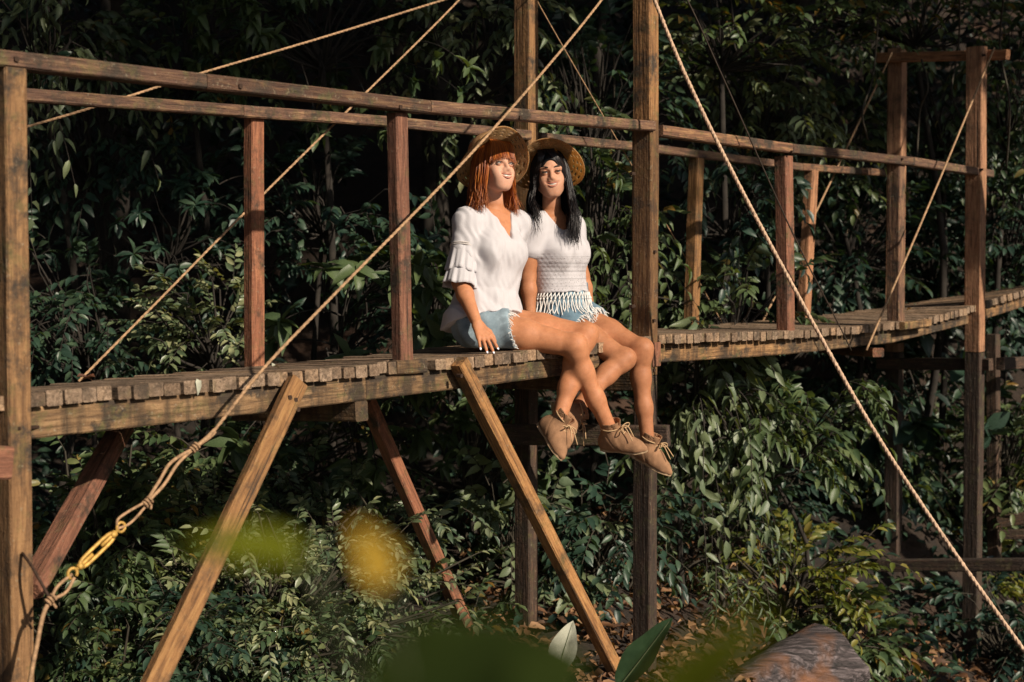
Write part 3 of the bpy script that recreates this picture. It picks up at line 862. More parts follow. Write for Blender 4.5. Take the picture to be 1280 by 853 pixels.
for (x, y, h, cx, cy, sc) in (
    (-7, 13.5, 7.6, -6.2, 10.2, 1.1), (-3.6, 12.8, 7.6, -3.0, 9.8, 1.0), (-.7, 13.2, 8.2, -.2, 9.6, 1.05), (2.4, 14.0, 8.0, 2.6, 10.2, 1.0), (5.2, 14.4, 8.0, 4.9, 10.6, 1.0), (8.0, 14, 8.2, 7.4, 11, 1.1),
    (-5.3, 16.5, 9, -4.6, 14, 1.2), (-1.6, 17, 9.2, -1.4, 14, 1.2), (1.6, 17.5, 9.4, 1.8, 14.2, 1.2), (4.6, 18, 9.4, 4.6, 14.6, 1.2), (7.8, 18, 9.6, 7.8, 15, 1.2),
    (-8, 21, 12, -7.4, 19, 1.3), (-4, 22, 12.5, -3.6, 19.5, 1.4), (0, 22, 12.6, 0, 19.6, 1.4), (4, 22.5, 12.8, 4, 20, 1.4), (8.5, 23, 13, 8.5, 20, 1.4), (12, 20, 12, 11.4, 17, 1.4),
    (-9.5, 9, 6, -8.6, 8, 1.2), (-8.2, 5, 5.6, -7.2, 5, 1.2), (-7.5, 1, 5.6, -6.6, 1.4, 1.2)):
    sd += 1
    TR.append(big_tree(x, y, h, cx, cy, sd, sc))
# two thin trunks one can see
for (px, Y, r_, lb) in ((521, 11.2, .045, 'slender dark trunk standing behind the handrail left of the tower'), (742, 11.6, .05, 'slender brown trunk seen between the two tower posts'), (115, 11.0, .06, 'dim trunk at the top left above the handrail')):
    p = at(px, 300, Y); sd += 1
    big_tree(p[0], Y, 7.2, p[0] + .2, Y + .3, sd, .8, lb, rt=r_)
# lianas
q = np.random.default_rng(9)
for (pts, lb) in (
    (((1100, -20), (1092, 90), (1078, 140), (1085, 175)), 'thin liana hanging left of the far tower'),
    (((1152, 75), (1160, 110), (1150, 140), (1145, 220)), 'thin curling liana inside the far tower frame'),
    (((765, 30), (768, 100), (764, 170), (772, 230)), 'pale thin liana hanging between the tower posts'),
    (((1200, -10), (1198, 60), (1190, 120), (1215, 165)), 'liana trailing behind the front far tower post'),
    (((1255, -10), (1250, 60), (1262, 130), (1258, 210)), 'liana at the right edge of the picture'),
    (((430, 470), (455, 380), (450, 350), (470, 345)), 'bare curved twig behind the deck left of the front railing post'),
    (((620, 420), (640, 330), (630, 300), (655, 290)), 'bare arching twig behind the seated women'),
    (((125, 120), (140, 170), (128, 230), (133, 300)), 'thin liana under the left handrails')):
    Y = 10.5
    P = [at(x, y, Y + q.normal(0, .15)) for x, y in pts]
    mb = MB(); mb.tube(smooth_path(P, 20), .008, 5)
    tag(link('liana', mb.mesh('liana'), M_TWIG), lb, 'vine')

# ------------------------------------------------------------------ log and pale leaf on the ground
def bark_log():
    a, b = at(868, 880, 7.9), at(1005, 812, 8.4)
    o = empty('fallen_log', (a + b) / 2 - UP * .2, 'weathered grey fallen log lying on the leaf litter at the bottom right', 'log')
    x = nrm(b - a); L = np.linalg.norm(b - a) + .55
    y = nrm(np.cross(UP, x)); z = np.cross(x, y)
    q = np.random.default_rng(5)
    n, s = 26, 28
    V = []
    kn = q.normal(0, 1, (s,)) * .012
    for i in range(n):
        for j in range(s):
            an = j * 2 * math.pi / s
            rr = .28 * (1 - .10 * i / n) + .025 * math.sin(an * 3 + i * .18) + kn[j] + q.normal(0, .004)
            c = (a + b) / 2 + x * (L * (i / (n - 1) - .5)) - UP * .20
            V.append(c + rr * (math.cos(an) * y + math.sin(an) * z))
    Q = [(i * s + j, i * s + (j + 1) % s, (i + 1) * s + (j + 1) % s, (i + 1) * s + j) for i in range(n - 1) for j in range(s)]
    m = NT('grey split log wood')
    v = m.coords('Object'); mp = m.new('ShaderNodeMapping')
    mp.inputs['Rotation'].default_value = (0, 0, -math.atan2(x[1], x[0])); mp.inputs['Scale'].default_value = (1.2, 12, 12)
    m.l(v, mp.inputs[0])
    g = m.noise(mp.outputs[0], 3.2, 6, .65, .8)
    col = m.ramp(g, [(.36, (.012, .010, .010)), (.5, (.06, .047, .048)), (.66, (.19, .155, .16))])
    pt = m.noise(v, 2.6, 4)
    col = m.mix(m.ramp(pt, [(.52, (0, 0, 0)), (.66, (.8, .8, .8))]), col, (.22, .09, .035))
    m.set(Base_Color=col, Roughness=.7); m.bump(g, .9, .03)
    link('log_wood', mesh_np('log_wood', V, None, Q), m.m, o)
bark_log()

def big_leaf(name, label, base, tip, width, nrm_hint, mat, cat, fold=.25, curl=.12, stem_to=None, group=None, n=12, wav=.03):
    base, tip = np.asarray(base, float), np.asarray(tip, float)
    x = nrm(tip - base); L = np.linalg.norm(tip - base)
    y = nrm(np.cross(nrm_hint, x)); z = np.cross(x, y)
    o = empty(name, stem_to if stem_to is not None else base, label, cat, group)
    V, Q = [], []
    cols = 7
    for i in range(n + 1):
        f = i / n
        w = width * (math.sin(math.pi * min(1, f ** .8)) ** .75) * (1 - .25 * f) / 2 + .0006
        for j in range(cols):
            s = (j / (cols - 1) - .5) * 2
            V.append(base + x * L * f + y * w * s + z * (fold * w * abs(s) - curl * L * f * f + wav * width * math.sin(f * 14 + s * 2) * abs(s)))
    for i in range(n):
        for j in range(cols - 1):
            k = i * cols + j
            Q.append((k, k + cols, k + cols + 1, k + 1))
    link('blade', mesh_np('blade', V, None, Q), mat, o)
    mb = MB()
    mb.tube([base + x * L * f + z * (-curl * L * f * f + .002) for f in np.linspace(0, .95, 8)], np.linspace(width * .022, width * .006, 8), 5)
    link('midrib', mb.mesh('midrib'), M_STEM, o)
    if stem_to is not None:
        mb = MB(); st = np.asarray(stem_to, float)
        mb.tube(smooth_path([st, st * .5 + base * .5 - x * .02, base], 10), width * .03, 6)
        link('stem', mb.mesh('stem'), M_STEM, o)
    return o
M_FYL = simple('yellow fallen leaf', (.42, .26, .03), .6, 0, 30, .3)
M_DRY = simple('pale dried leaf', (.42, .42, .33), .7, 0, 14, .35, .4, 30)
M_BIGL = leafmat('large dark leaf', (.03, .06, .03), (.035, .07, .032), (.05, .08, .03), .35, .15)
b0 = at(697, 838, 6.6)
big_leaf('dried_leaf', 'large pale dried leaf standing upright at the bottom next to the middle brace', b0, at(716, 776, 6.65), .145, np.array([-.2, -1, .2]), M_DRY, 'leaf', fold=.5, curl=.05, stem_to=(b0[0], b0[1], float(ground_z(b0[0], b0[1]))))
b0 = at(772, 862, 5.2)
big_leaf('broad_leaf', 'big dark green leaf pointing up in front of the tower leg', b0, at(842, 774, 5.25), .15, np.array([-.75, -.6, .25]), M_BIGL, 'leaf', fold=.3, curl=-.03, stem_to=(b0[0] - .1, b0[1], float(ground_z(b0[0], b0[1]))))

# a few dead leaves lying on the deck
q = np.random.default_rng(31)
for (px, py, lb, mt) in ((128, 476, 'curled red dead leaf lying on the deck near the end post', M_LRED), (142, 470, 'second reddish dead leaf touching the first on the deck', M_LRED), (214, 474, 'pale dead leaf hanging over the front deck edge', M_DRY), (338, 462, 'small pale dead leaf on the deck beside the first railing post', M_DRY), (1168, 384, 'yellow fallen leaf on the curved far deck', M_FYL)):
    p = pf(px, py, -.12); tt_ = float(p @ DIR)
    p = NOR * (NC - .10 - .2 * q.random()) + DIR * tt_ + UP * (float(np.interp(tt_, ft, fz)) + .012)
    if 'hanging' in lb: p = NOR * (NC + .03) + DIR * tt_ + UP * (float(np.interp(tt_, ft, fz)) + .004)
    a_ = q.uniform(0, 6.28); dd_ = np.array([math.cos(a_), math.sin(a_), .15]) if 'hanging' not in lb else nrm(NOR * .5 - UP)
    o_ = link('fallen_leaf', leaves_mesh('fallen_leaf', [p], [dd_], [nrm([.2, -.3, 1])], np.array([.055]), np.array([.026]), 1), mt)
    tag(o_, lb, 'leaf')

# leaves close to the lens, out of focus
M_FY = leafmat('sunlit yellow leaf', (.55, .34, .05), (.62, .39, .06), (.68, .43, .07), .5, .45)
M_FG = leafmat('near green leaf', (.10, .12, .010), (.12, .14, .012), (.15, .16, .016), .5, .35)
M_FD = leafmat('near dark green leaf', (.013, .021, .004), (.015, .024, .005), (.018, .028, .005), .95, .1)
for _m in (M_FD, M_FG, M_FY): _m.node_tree.nodes['Principled BSDF'].inputs['Specular IOR Level'].default_value = .05
sap = empty('sapling', (.0, .62, float(ground_z(0, .62))), 'blurred young plant close to the viewer with yellow and green leaves at the bottom', 'plant')
def near_leaf(b, t, w, hint, mat, stem):
    b, t = np.asarray(b), np.asarray(t)
    o = big_leaf('leaf', None, b, t, w, np.asarray(hint, float), mat, None)
    ch = [c for c in o.children]
    bl = [c for c in ch if c.name.startswith('blade')][0]
    for c in ch:
        if c is not bl: bpy.data.objects.remove(c)
    M = bl.matrix_basis.copy(); L0 = o.location.copy()
    bl.parent = sap; bl.name = 'leaf'
    bl.matrix_basis = wloc(sap).inverted() @ Matrix.Translation(L0) @ M
    bpy.data.objects.remove(o)
    mb = MB(); mb.tube(smooth_path([stem, np.asarray(stem) * .4 + b * .6 - UP * .01, b], 8), .0012, 5)
    link('petiole', mb.mesh('petiole'), M_STEM, sap)
st0 = at(560, 1050, .62)
mb = MB(); mb.tube(smooth_path([(.0, .62, float(ground_z(0, .62)) - .02), (-.03, .63, 1.0), st0], 12), .005, 6)
link('stem', mb.mesh('stem'), M_STEM, sap)
near_leaf(at(486, 730, .58), at(450, 662, .56), .018, (.3, -1, .3), M_FY, st0)
near_leaf(at(385, 696, .56), at(235, 668, .55), .022, (0, -.6, 1), M_FG, st0)
near_leaf(at(450, 930, .6), at(735, 815, .62), .082, (0, -.9, .5), M_FD, st0)
near_leaf(at(520, 980, .5), at(628, 770, .5), .045, (0, -1, .4), M_FD, st0)
near_leaf(at(800, 910, .45), at(950, 775, .42), .022, (0, -1, .4), M_FG, st0)
near_leaf(at(840, 880, .42), at(895, 800, .40), .020, (.2, -1, .4), M_FG, st0)

# ------------------------------------------------------------------ soft solid modelling: blended shapes turned into one continuous skin
class Sdf:
    def __init__(s): s.p = []
    def add(s, fn, lo, hi, k=.0, op='u'):
        s.p.append((fn, np.asarray(lo, float), np.asarray(hi, float), k, op)); return s
    def cone(s, a, b, ra, rb, k=.02, op='u'):
        a, b = np.asarray(a, float), np.asarray(b, float); ba = b - a; L2_ = ba @ ba + 1e-12
        def fn(P):
            pa = P - a; t = np.clip(pa @ ba / L2_, 0, 1)
            return np.linalg.norm(pa - t[:, None] * ba, axis=1) - (ra + (rb - ra) * t)
        m = max(ra, rb)
        return s.add(fn, np.minimum(a, b) - m, np.maximum(a, b) + m, k, op)
    def chain(s, pts, rad, k=.015):
        for i in range(len(pts) - 1): s.cone(pts[i], pts[i + 1], rad[i], rad[i + 1], k)
        return s
    def ell(s, c, R, rad, k=.02, op='u'):
        c = np.asarray(c, float); R = np.asarray(R, float); rad = np.asarray(rad, float)
        def fn(P):
            q = (P - c) @ R.T
            k0 = np.linalg.norm(q / rad, axis=1); k1 = np.linalg.norm(q / rad ** 2, axis=1)
            return k0 * (k0 - 1) / (k1 + 1e-9)
        m = np.sqrt(((R * rad[:, None]) ** 2).sum(0))
        return s.add(fn, c - m, c + m, k, op)
    def loft(s, st, X, Y, k=.02, op='u', ex=2.0, wave=None):
        """stations (centre, half width along X, half depth along Y) stacked along a straight axis"""
        C = np.array([q[0] for q in st], float); A = np.array([q[1] for q in st]); B = np.array([q[2] for q in st])
        ax = nrm(C[-1] - C[0]); T = (C - C[0]) @ ax
        def fn(P):
            t = (P - C[0]) @ ax; tc = np.clip(t, T[0], T[-1])
            c = np.stack([np.interp(tc, T, C[:, i]) for i in range(3)], 1)
            a = np.interp(tc, T, A); b = np.interp(tc, T, B)
            d = P - c; x = d @ X; y = d @ Y
            if wave is not None:
                w = wave(np.arctan2(y, x), tc); a = a * w; b = b * w
            rr = (np.abs(x / a) ** ex + np.abs(y / b) ** ex + 1e-12) ** (1 / ex)
            side = (rr - 1) * np.minimum(a, b)
            end = np.abs(t - tc)
            return np.where(end > 0, np.hypot(np.maximum(side, 0), end) + np.minimum(side, 0) * 0, side)
        m = max(A.max(), B.max()) * 1.2
        return s.add(fn, C.min(0) - m, C.max(0) + m, k, op)
    def cut(s, p, n, k=.0):
        """keeps the side n points away from"""
        p, n = np.asarray(p, float), nrm(n)
        return s.add(lambda P: (P - p) @ n, [-1e9] * 3, [1e9] * 3, k, 'i')
    def disp(s, fn):
        return s.add(fn, [-1e9] * 3, [1e9] * 3, 0, 'd')
    def eval(s, P, plist):
        F = np.full(len(P), .2)
        for fn, lo, hi, k, op in plist:
            if op == 'd':
                F = F + np.where(np.abs(F) < .06, fn(P), 0); continue
            d = fn(P)
            if op == 'u':
                if k > 0:
                    h = np.maximum(k - np.abs(F - d), 0) / k; F = np.minimum(F, d) - h * h * k * .25
                else: F = np.minimum(F, d)
            else:
                if op == 's': d = -d
                if k > 0:
                    h = np.maximum(k - np.abs(F - d), 0) / k; F = np.maximum(F, d) + h * h * k * .25
                else: F = np.maximum(F, d)
        return F
    def mesh(s, name, h=.004, smooth=1):
        un = [p for p in s.p if p[4] == 'u']
        lo = np.min([p[1] for p in un], 0) - .03; hi = np.max([p[2] for p in un], 0) + .03
        B = 14; n = np.ceil((hi - lo) / h).astype(int) + 2
        nb = -(-n // B); n = nb * B
        st = np.array([1, n[0] + 2, (n[0] + 2) * (n[1] + 2)], np.int64)
        g1 = np.arange(B + 1)
        I, J, K = [a.ravel() for a in np.meshgrid(g1, g1, g1, indexing='ij')]
        loc = np.stack([I, J, K], 1)
        half = B * h / 2
        ids, vs, quads = [], [], []
        cr = np.array([(i, j, k) for i in (0, 1) for j in (0, 1) for k in (0, 1)])
        edges = [(a, b) for a in range(8) for b in range(a + 1, 8) if np.abs(cr[a] - cr[b]).sum() == 1]
        for bi in range(nb[0]):
            for bj in range(nb[1]):
                for bk in range(nb[2]):
                    o = np.array([bi, bj, bk]) * B
                    blo = lo + o * h; bhi = blo + B * h
                    pl = [p for p in s.p if np.all(p[1] - p[3] - .012 < bhi) and np.all(p[2] + p[3] + .012 > blo)]
                    if not any(p[4] == 'u' for p in pl): continue
                    c = s.eval(((blo + bhi) / 2)[None], pl)[0]
                    if abs(c) > half * 1.9 + .02: continue
                    F = s.eval(blo + loc * h, pl).reshape(B + 1, B + 1, B + 1)
                    sg = F < 0
                    if sg.all() or not sg.any(): continue
                    cs = [sg[a:a + B, b:b + B, c_:c_ + B] for a, b, c_ in cr]
                    sm = sum(x.astype(np.int8) for x in cs)
                    ac = np.argwhere((sm > 0) & (sm < 8))
                    if len(ac) == 0: continue
                    fv = np.stack([F[ac[:, 0] + a, ac[:, 1] + b, ac[:, 2] + c_] for a, b, c_ in cr], 1)
                    acc = np.zeros((len(ac), 3)); cnt = np.zeros(len(ac))
                    for a, b in edges:
                        x = (fv[:, a] < 0) != (fv[:, b] < 0)
                        t = fv[:, a] / (fv[:, a] - fv[:, b] + 1e-20)
                        p = cr[a] + t[:, None] * (cr[b] - cr[a])
                        acc += np.where(x[:, None], p, 0); cnt += x
                    vs.append(blo + (ac + acc / cnt[:, None]) * h)
                    ids.append(((ac + o + 1) * st).sum(1))
                    for ax in range(3):
                        e = np.zeros(3, int); e[ax] = 1
                        f0 = sg[:B, :B, :B]; f1 = sg[e[0]:B + e[0], e[1]:B + e[1], e[2]:B + e[2]]
                        q = np.argwhere(f0 != f1)
                        if len(q) == 0: continue
                        fl = f0[q[:, 0], q[:, 1], q[:, 2]]
                        u_ = (ax + 1) % 3; w_ = (ax + 2) % 3
                        b0 = ((q + o + 1) * st).sum(1)
                        A_, B_, C_, D_ = b0, b0 - st[u_], b0 - st[u_] - st[w_], b0 - st[w_]
                        qq = np.stack([A_, B_, C_, D_], 1)
                        qq[~fl] = qq[~fl][:, ::-1]
                        quads.append(qq)
        ids = np.concatenate(ids); vs = np.concatenate(vs); Q = np.concatenate(quads)
        od = np.argsort(ids); ids = ids[od]; vs = vs[od]
        pos = np.searchsorted(ids, Q); pos = np.minimum(pos, len(ids) - 1)
        Q = pos[(ids[pos] == Q).all(1)]
        for _ in range(smooth):
            acc = np.zeros_like(vs); cnt = np.zeros(len(vs))
            for a in range(4):
                b = (a + 1) % 4
                for e0, e1 in ((a, b), (b, a)):
                    for i in range(3): acc[:, i] += np.bincount(Q[:, e0], vs[Q[:, e1], i], len(vs))
                    cnt += np.bincount(Q[:, e0], minlength=len(vs))
            vs = vs * .5 + acc / np.maximum(cnt, 1)[:, None] * .5
        return mesh_np(name, vs, None, Q)

def frame(f, u):
    """rows forward, left, up"""
    f = nrm(f); u = np.asarray(u, float); u = nrm(u - f * (u @ f)); l = np.cross(u, f)
    return np.array([f, l, u])

# ------------------------------------------------------------------ materials of the two women
def skin(name, a, b, face=None, zf=0):
    m = NT(name)
    n = m.noise(m.coords('Object'), 9, 4, .6)
    col = m.ramp(n, [(.3, a), (.7, b)])
    v2 = m.noise(m.coords('Object'), 38, 4, .65)
    col = m.mix(1, col, m.ramp(v2, [(.3, (.86, .82, .80)), (.7, (1.08, 1.08, 1.08))]), 'MULTIPLY')
    if face:
        sx = m.new('ShaderNodeSeparateXYZ'); m.l(m.coords('Object'), sx.inputs[0])
        mr = m.new('ShaderNodeMapRange'); mr.inputs['From Min'].default_value = zf - .03; mr.inputs['From Max'].default_value = zf + .03
        m.l(sx.outputs[2], mr.inputs[0]); col = m.mix(mr.outputs[0], col, face)
    m.set(Base_Color=col, Roughness=.6)
    m.p.inputs['Specular IOR Level'].default_value = .32
    m.p.inputs['Subsurface Weight'].default_value = .12
    m.p.inputs['Subsurface Radius'].default_value = (.02, .008, .004)
    m.p.inputs['Subsurface Scale'].default_value = .5
    m.bump(m.noise(m.coords('Object'), 260, 2), .12, .002)
    return m.m
M_SKIN1 = skin('tanned skin', (.45, .19, .09), (.53, .235, .12), (.62, .34, .235), 2.46)
M_SKIN2 = skin('brown tanned skin', (.37, .155, .075), (.45, .20, .10), (.54, .28, .18), 2.46)
M_LIP = simple('lips', (.42, .15, .11), .45)
M_TEETH = simple('teeth', (.55, .48, .42), .4)
M_EYE = simple('eye white', (.5, .48, .45), .2)
M_IRIS = simple('dark iris', (.03, .022, .016), .15)
M_BROW = simple('brow hair', (.05, .022, .012), .7)
M_BROW2 = simple('black brow hair', (.012, .009, .008), .7)
def hairmat(name, a, b, c):
    m = NT(name)
    g = m.new('ShaderNodeNewGeometry')
    col = m.ramp(g.outputs['Random Per Island'], [(0, a), (.55, b), (1, c)])
    m.set(Base_Color=col, Roughness=.38)
    tr = m.new('ShaderNodeBsdfTranslucent'); m.l(col, tr.inputs[0])
    mx = m.new('ShaderNodeMixShader'); mx.inputs[0].default_value = .2
    m.l(m.p.outputs[0], mx.inputs[1]); m.l(tr.outputs[0], mx.inputs[2]); m.l(mx.outputs[0], m.n['Material Output'].inputs['Surface'])
    return m.m
M_HRED = hairmat('copper red hair', (.16, .03, .008), (.36, .085, .012), (.55, .17, .02))
M_HBLK = hairmat('black hair', (.006, .005, .006), (.010, .008, .010), (.028, .018, .016))
def straw(name):
    m = NT(name)
    v = m.coords('Object')
    n = m.noise(v, 60, 4, .7); n2 = m.noise(v, 260, 2)
    col = m.ramp(n, [(.3, (.66, .47, .24)), (.55, (.80, .61, .35)), (.75, (.88, .72, .46))])
    col = m.mix(1, col, m.ramp(n2, [(.35, (.7, .66, .6)), (.6, (1.1, 1.1, 1.1))]), 'MULTIPLY')
    m.set(Base_Color=col, Roughness=.7); m.bump(n2, .3, .002)
    tr = m.new('ShaderNodeBsdfTranslucent'); m.l(m.mix(1, col, (1.05, .9, .66), 'MULTIPLY'), tr.inputs[0])
    mx = m.new('ShaderNodeMixShader'); mx.inputs[0].default_value = .72
    m.l(m.p.outputs[0], mx.inputs[1]); m.l(tr.outputs[0], mx.inputs[2]); m.l(mx.outputs[0], m.n['Material Output'].inputs['Surface'])
    return m.m
M_STRAW = straw('woven straw')
def cloth(name, col, scale=420, bump=.35, var=.08, crochet=None):
    m = NT(name)
    v = m.coords('Object')
    n = m.noise(v, 14, 5, .6)
    c = m.ramp(n, [(.3, [x * (1 - var) for x in col]), (.7, col)])
    h = m.noise(v, scale, 2)
    if crochet is not None:        # openwork rows in the knitted lower part
        vo = m.new('ShaderNodeTexVoronoi'); vo.inputs['Scale'].default_value = 95; m.l(v, vo.inputs['Vector'])
        s = m.new('ShaderNodeSeparateXYZ'); m.l(v, s.inputs[0])
        lt = m.new('ShaderNodeMath', operation='LESS_THAN'); m.l(s.outputs[2], lt.inputs[0]); lt.inputs[1].default_value = crochet
        hole = m.ramp(vo.outputs['Distance'], [(.12, (1, 1, 1)), (.3, (0, 0, 0))])
        f = m.mix(1, hole, lt.outputs[0], 'MULTIPLY')
        c = m.mix(f, c, [x * .42 for x in col])
        w = m.new('ShaderNodeMath', operation='SINE'); mu = m.new('ShaderNodeMath', operation='MULTIPLY'); mu.inputs[1].default_value = 170
        m.l(s.outputs[2], mu.inputs[0]); m.l(mu.outputs[0], w.inputs[0])
        f2 = m.mix(1, m.ramp(w.outputs[0], [(.80, (0, 0, 0)), (.95, (.45, .45, .45))]), lt.outputs[0], 'MULTIPLY')
        c = m.mix(f2, c, [x * .5 for x in col])
    m.set(Base_Color=c, Roughness=.85)
    m.p.inputs['Sheen Weight'].default_value = .15
    m.bump(h, bump, .002)
    return m.m
M_BLOUSE = cloth('white crinkled cotton', (.54, .52, .55), 300, .6)
M_TRIM = cloth('white lace trim', (.62, .57, .55), 200, .8)
M_FRAY = simple('frayed white threads', (.72, .70, .68), .9)
def denim(name, a, b, wear=.5):
    m = NT(name)
    v = m.coords('Object')
    n = m.noise(v, 11, 6, .65); n2 = m.noise(v, 400, 2)
    c = m.ramp(n, [(.32, a), (.55, b), (.72, [min(.8, x * (1 + wear)) for x in b])])
    m.set(Base_Color=c, Roughness=.9); m.bump(n2, .5, .002)
    return m.m
M_DENIM1 = denim('faded blue denim', (.10, .15, .19), (.22, .29, .34), .8)
M_DENIM2 = denim('blue denim', (.05, .10, .15), (.14, .22, .28), .9)
M_SUEDE = simple('tan suede', (.29, .155, .082), .9, 0, 22, .3, .5, 260)
M_SOLE = simple('pale leather sole', (.48, .33, .20), .7, 0, 30, .25)
M_LACE = simple('tan lace', (.50, .33, .18), .8)

# ------------------------------------------------------------------ building blocks of a figure
def head_sdf(s, c, R, sc=1.0):
    f, l, u = R
    g = lambda x, y, z: c + sc * (f * x + l * y + u * z)
    s.ell(g(-.012, 0, .035), R, np.array([.094, .073, .084]) * sc, .02)
    s.ell(g(.022, 0, -.030), R, np.array([.064, .057, .080]) * sc, .03)
    s.cone(g(.060, -.008, -.098), g(.060, .008, -.098), .0175 * sc, .0175 * sc, .03)
    s.cone(g(-.005, -.048, -.058), g(.045, -.022, -.092), .017 * sc, .015 * sc, .025)
    s.cone(g(-.005, .048, -.058), g(.045, .022, -.092), .017 * sc, .015 * sc, .025)
    for y in (-1, 1):
        s.ell(g(.057, y * .037, -.030), R, np.array([.022, .020, .020]) * sc, .02)          # cheek
        s.cone(g(.079, y * .012, .020), g(.066, y * .044, .019), .010 * sc, .009 * sc, .012)  # brow
        s.ell(g(.088, y * .031, .001), R, np.array([.016, .016, .010]) * sc, .012, 's')       # socket
        s.ell(g(-.008, y * .074, -.012), R, np.array([.018, .008, .030]) * sc, .008)          # ear
    s.cone(g(.083, 0, .012), g(.101, 0, -.026), .0075 * sc, .0105 * sc, .010)
    for y in (-1, 1):
        s.ell(g(.090, y * .0115, -.031), R, np.array([.010, .007, .0075]) * sc, .007)
    s.ell(g(.064, 0, -.058), R, np.array([.0245, .043, .028]) * sc, .035)
    s.cone(g(.089, -.031, -.0465), g(.0995, 0, -.0605), .0045 * sc, .0085 * sc, .003, 's'); s.cone(g(.0995, 0, -.0605), g(.089, .031, -.0465), .0085 * sc, .0045 * sc, .003, 's')
    return g

def face_parts(body, c, R, g, sc, brow, iris_dir):
    """eyes, brows, lips and teeth as pieces of the head"""
    f, l, u = R
    for y in (-1, 1):
        mb = MB()
        ec = g(.0765, y * .0305, .001)
        def ball(cc, r, ax=None, lim=math.pi, n=10):
            ax = nrm(f if ax is None else ax); a = nrm(np.cross(ax, u)); b = np.cross(ax, a)
            V, Q = [], []
            for i in range(n + 1):
                th = max(.001, lim * i / n)
                for j in range(14):
                    ph = j * 2 * math.pi / 14
                    V.append(cc + r * (math.cos(th) * ax + math.sin(th) * (math.cos(ph) * a + math.sin(ph) * b)))
            for i in range(n):
                for j in range(14):
                    Q.append((i * 14 + j, i * 14 + (j + 1) % 14, (i + 1) * 14 + (j + 1) % 14, (i + 1) * 14 + j))
            return V, Q
        V, Q = ball(ec, .0118 * sc); mb.add(V, None, Q)
        e = link('eye', mb.mesh('eye'), M_EYE, body)
        mb = MB(); V, Q = ball(ec, .0124 * sc, nrm(f * .95 + iris_dir), .52, 4); mb.add(V, None, Q)
        link('iris', mb.mesh('iris'), M_IRIS, body)
        mb = MB()
        arc = [ec + sc * (f * (.0095 + .004 * math.cos(t)) + l * .0155 * math.sin(t) + u * (.0052 * math.cos(t) - .0005)) for t in np.linspace(-1.5, 1.5, 9)]
        mb.tube(arc, np.array([.0008, .0016, .002, .0022, .0022, .0022, .002, .0016, .0008]) * sc, 5)
        arc = [ec + sc * (f * (.0095 + .003 * math.cos(t)) + l * .0135 * math.sin(t) - u * .0055 * math.cos(t)) for t in np.linspace(-1.3, 1.3, 7)]
        mb2 = MB(); mb2.tube(arc, .0008 * sc, 5)
        link('eyelashes', mb.mesh('eyelashes'), M_BROW2, body)
        mb = MB()
        arc = [g(.0895 - .0150 * ((t - .1) / 1.0) ** 2 + .001, y * (.014 + .036 * t), .0225 + .006 * math.sin(2.2 * t)) for t in np.linspace(0, 1, 8)]
        mb.tube(arc, np.array([.0022, .0032, .0034, .0032, .003, .0026, .002, .001]) * sc, 6)
        link('eyebrow', mb.mesh('eyebrow'), brow, body)
    def lip(zc, sag, r0):
        mb = MB(); T = np.linspace(-1, 1, 13)
        mb.tube([g(.0965 - .0200 * t * t, t * .0375, zc + sag * t * t) for t in T], r0 * (1.02 - .75 * T ** 2) * sc, 7)
        return mb
    link('lip', lip(-.0530, .0085, .0024).mesh('lip'), M_LIP, body)
    link('lip', lip(-.0695, .0255, .0029).mesh('lip'), M_LIP, body)
    V, Q = [], []
    for i, z in enumerate((-.0520, -.0620)):
        for t in np.linspace(-1, 1, 11):
            V.append(g(.0942 - .0180 * t * t, t * .0330, z + (.0090 if i == 0 else .0190) * t * t))
    for j in range(10): Q.append((j, j + 1, 12 + j, 11 + j))
    mb = MB(); mb.add(V, None, Q)
    link('teeth', mb.mesh('teeth'), M_TEETH, body)
    # lids: skin caps over the top and the bottom of each eye
    for y in (-1, 1):
        ec = g(.0765, y * .0305, .001)
        mb = MB()
        for lo_, hi_ in ((.10, 1.5), (-1.5, -.34)):
            V, Q = [], []
            for i in range(7):
                el_ = lo_ + (hi_ - lo_) * i / 6
                for j in range(13):
                    az = -1.35 + 2.7 * j / 12
                    e_ = el_ if lo_ > 0 else el_
                    k_ = 1 - .55 * (abs(az) / 1.35) ** 2.5
                    e_ = e_ if i in (0,) and False else (lo_ * k_ + (hi_ - lo_ * k_) * i / 6 if lo_ > 0 else hi_ * k_ + (lo_ - hi_ * k_) * i / 6)
                    V.append(ec + .0130 * sc * (f * math.cos(e_) * math.cos(az) + l * math.cos(e_) * math.sin(az) + u * math.sin(e_)))
            Q = [(i * 13 + j, i * 13 + j + 1, (i + 1) * 13 + j + 1, (i + 1) * 13 + j) for i in range(6) for j in range(12)]
            mb.add(V, None, Q)
        link('eyelids', mb.mesh('eyelids'), body.data.materials[0], body)

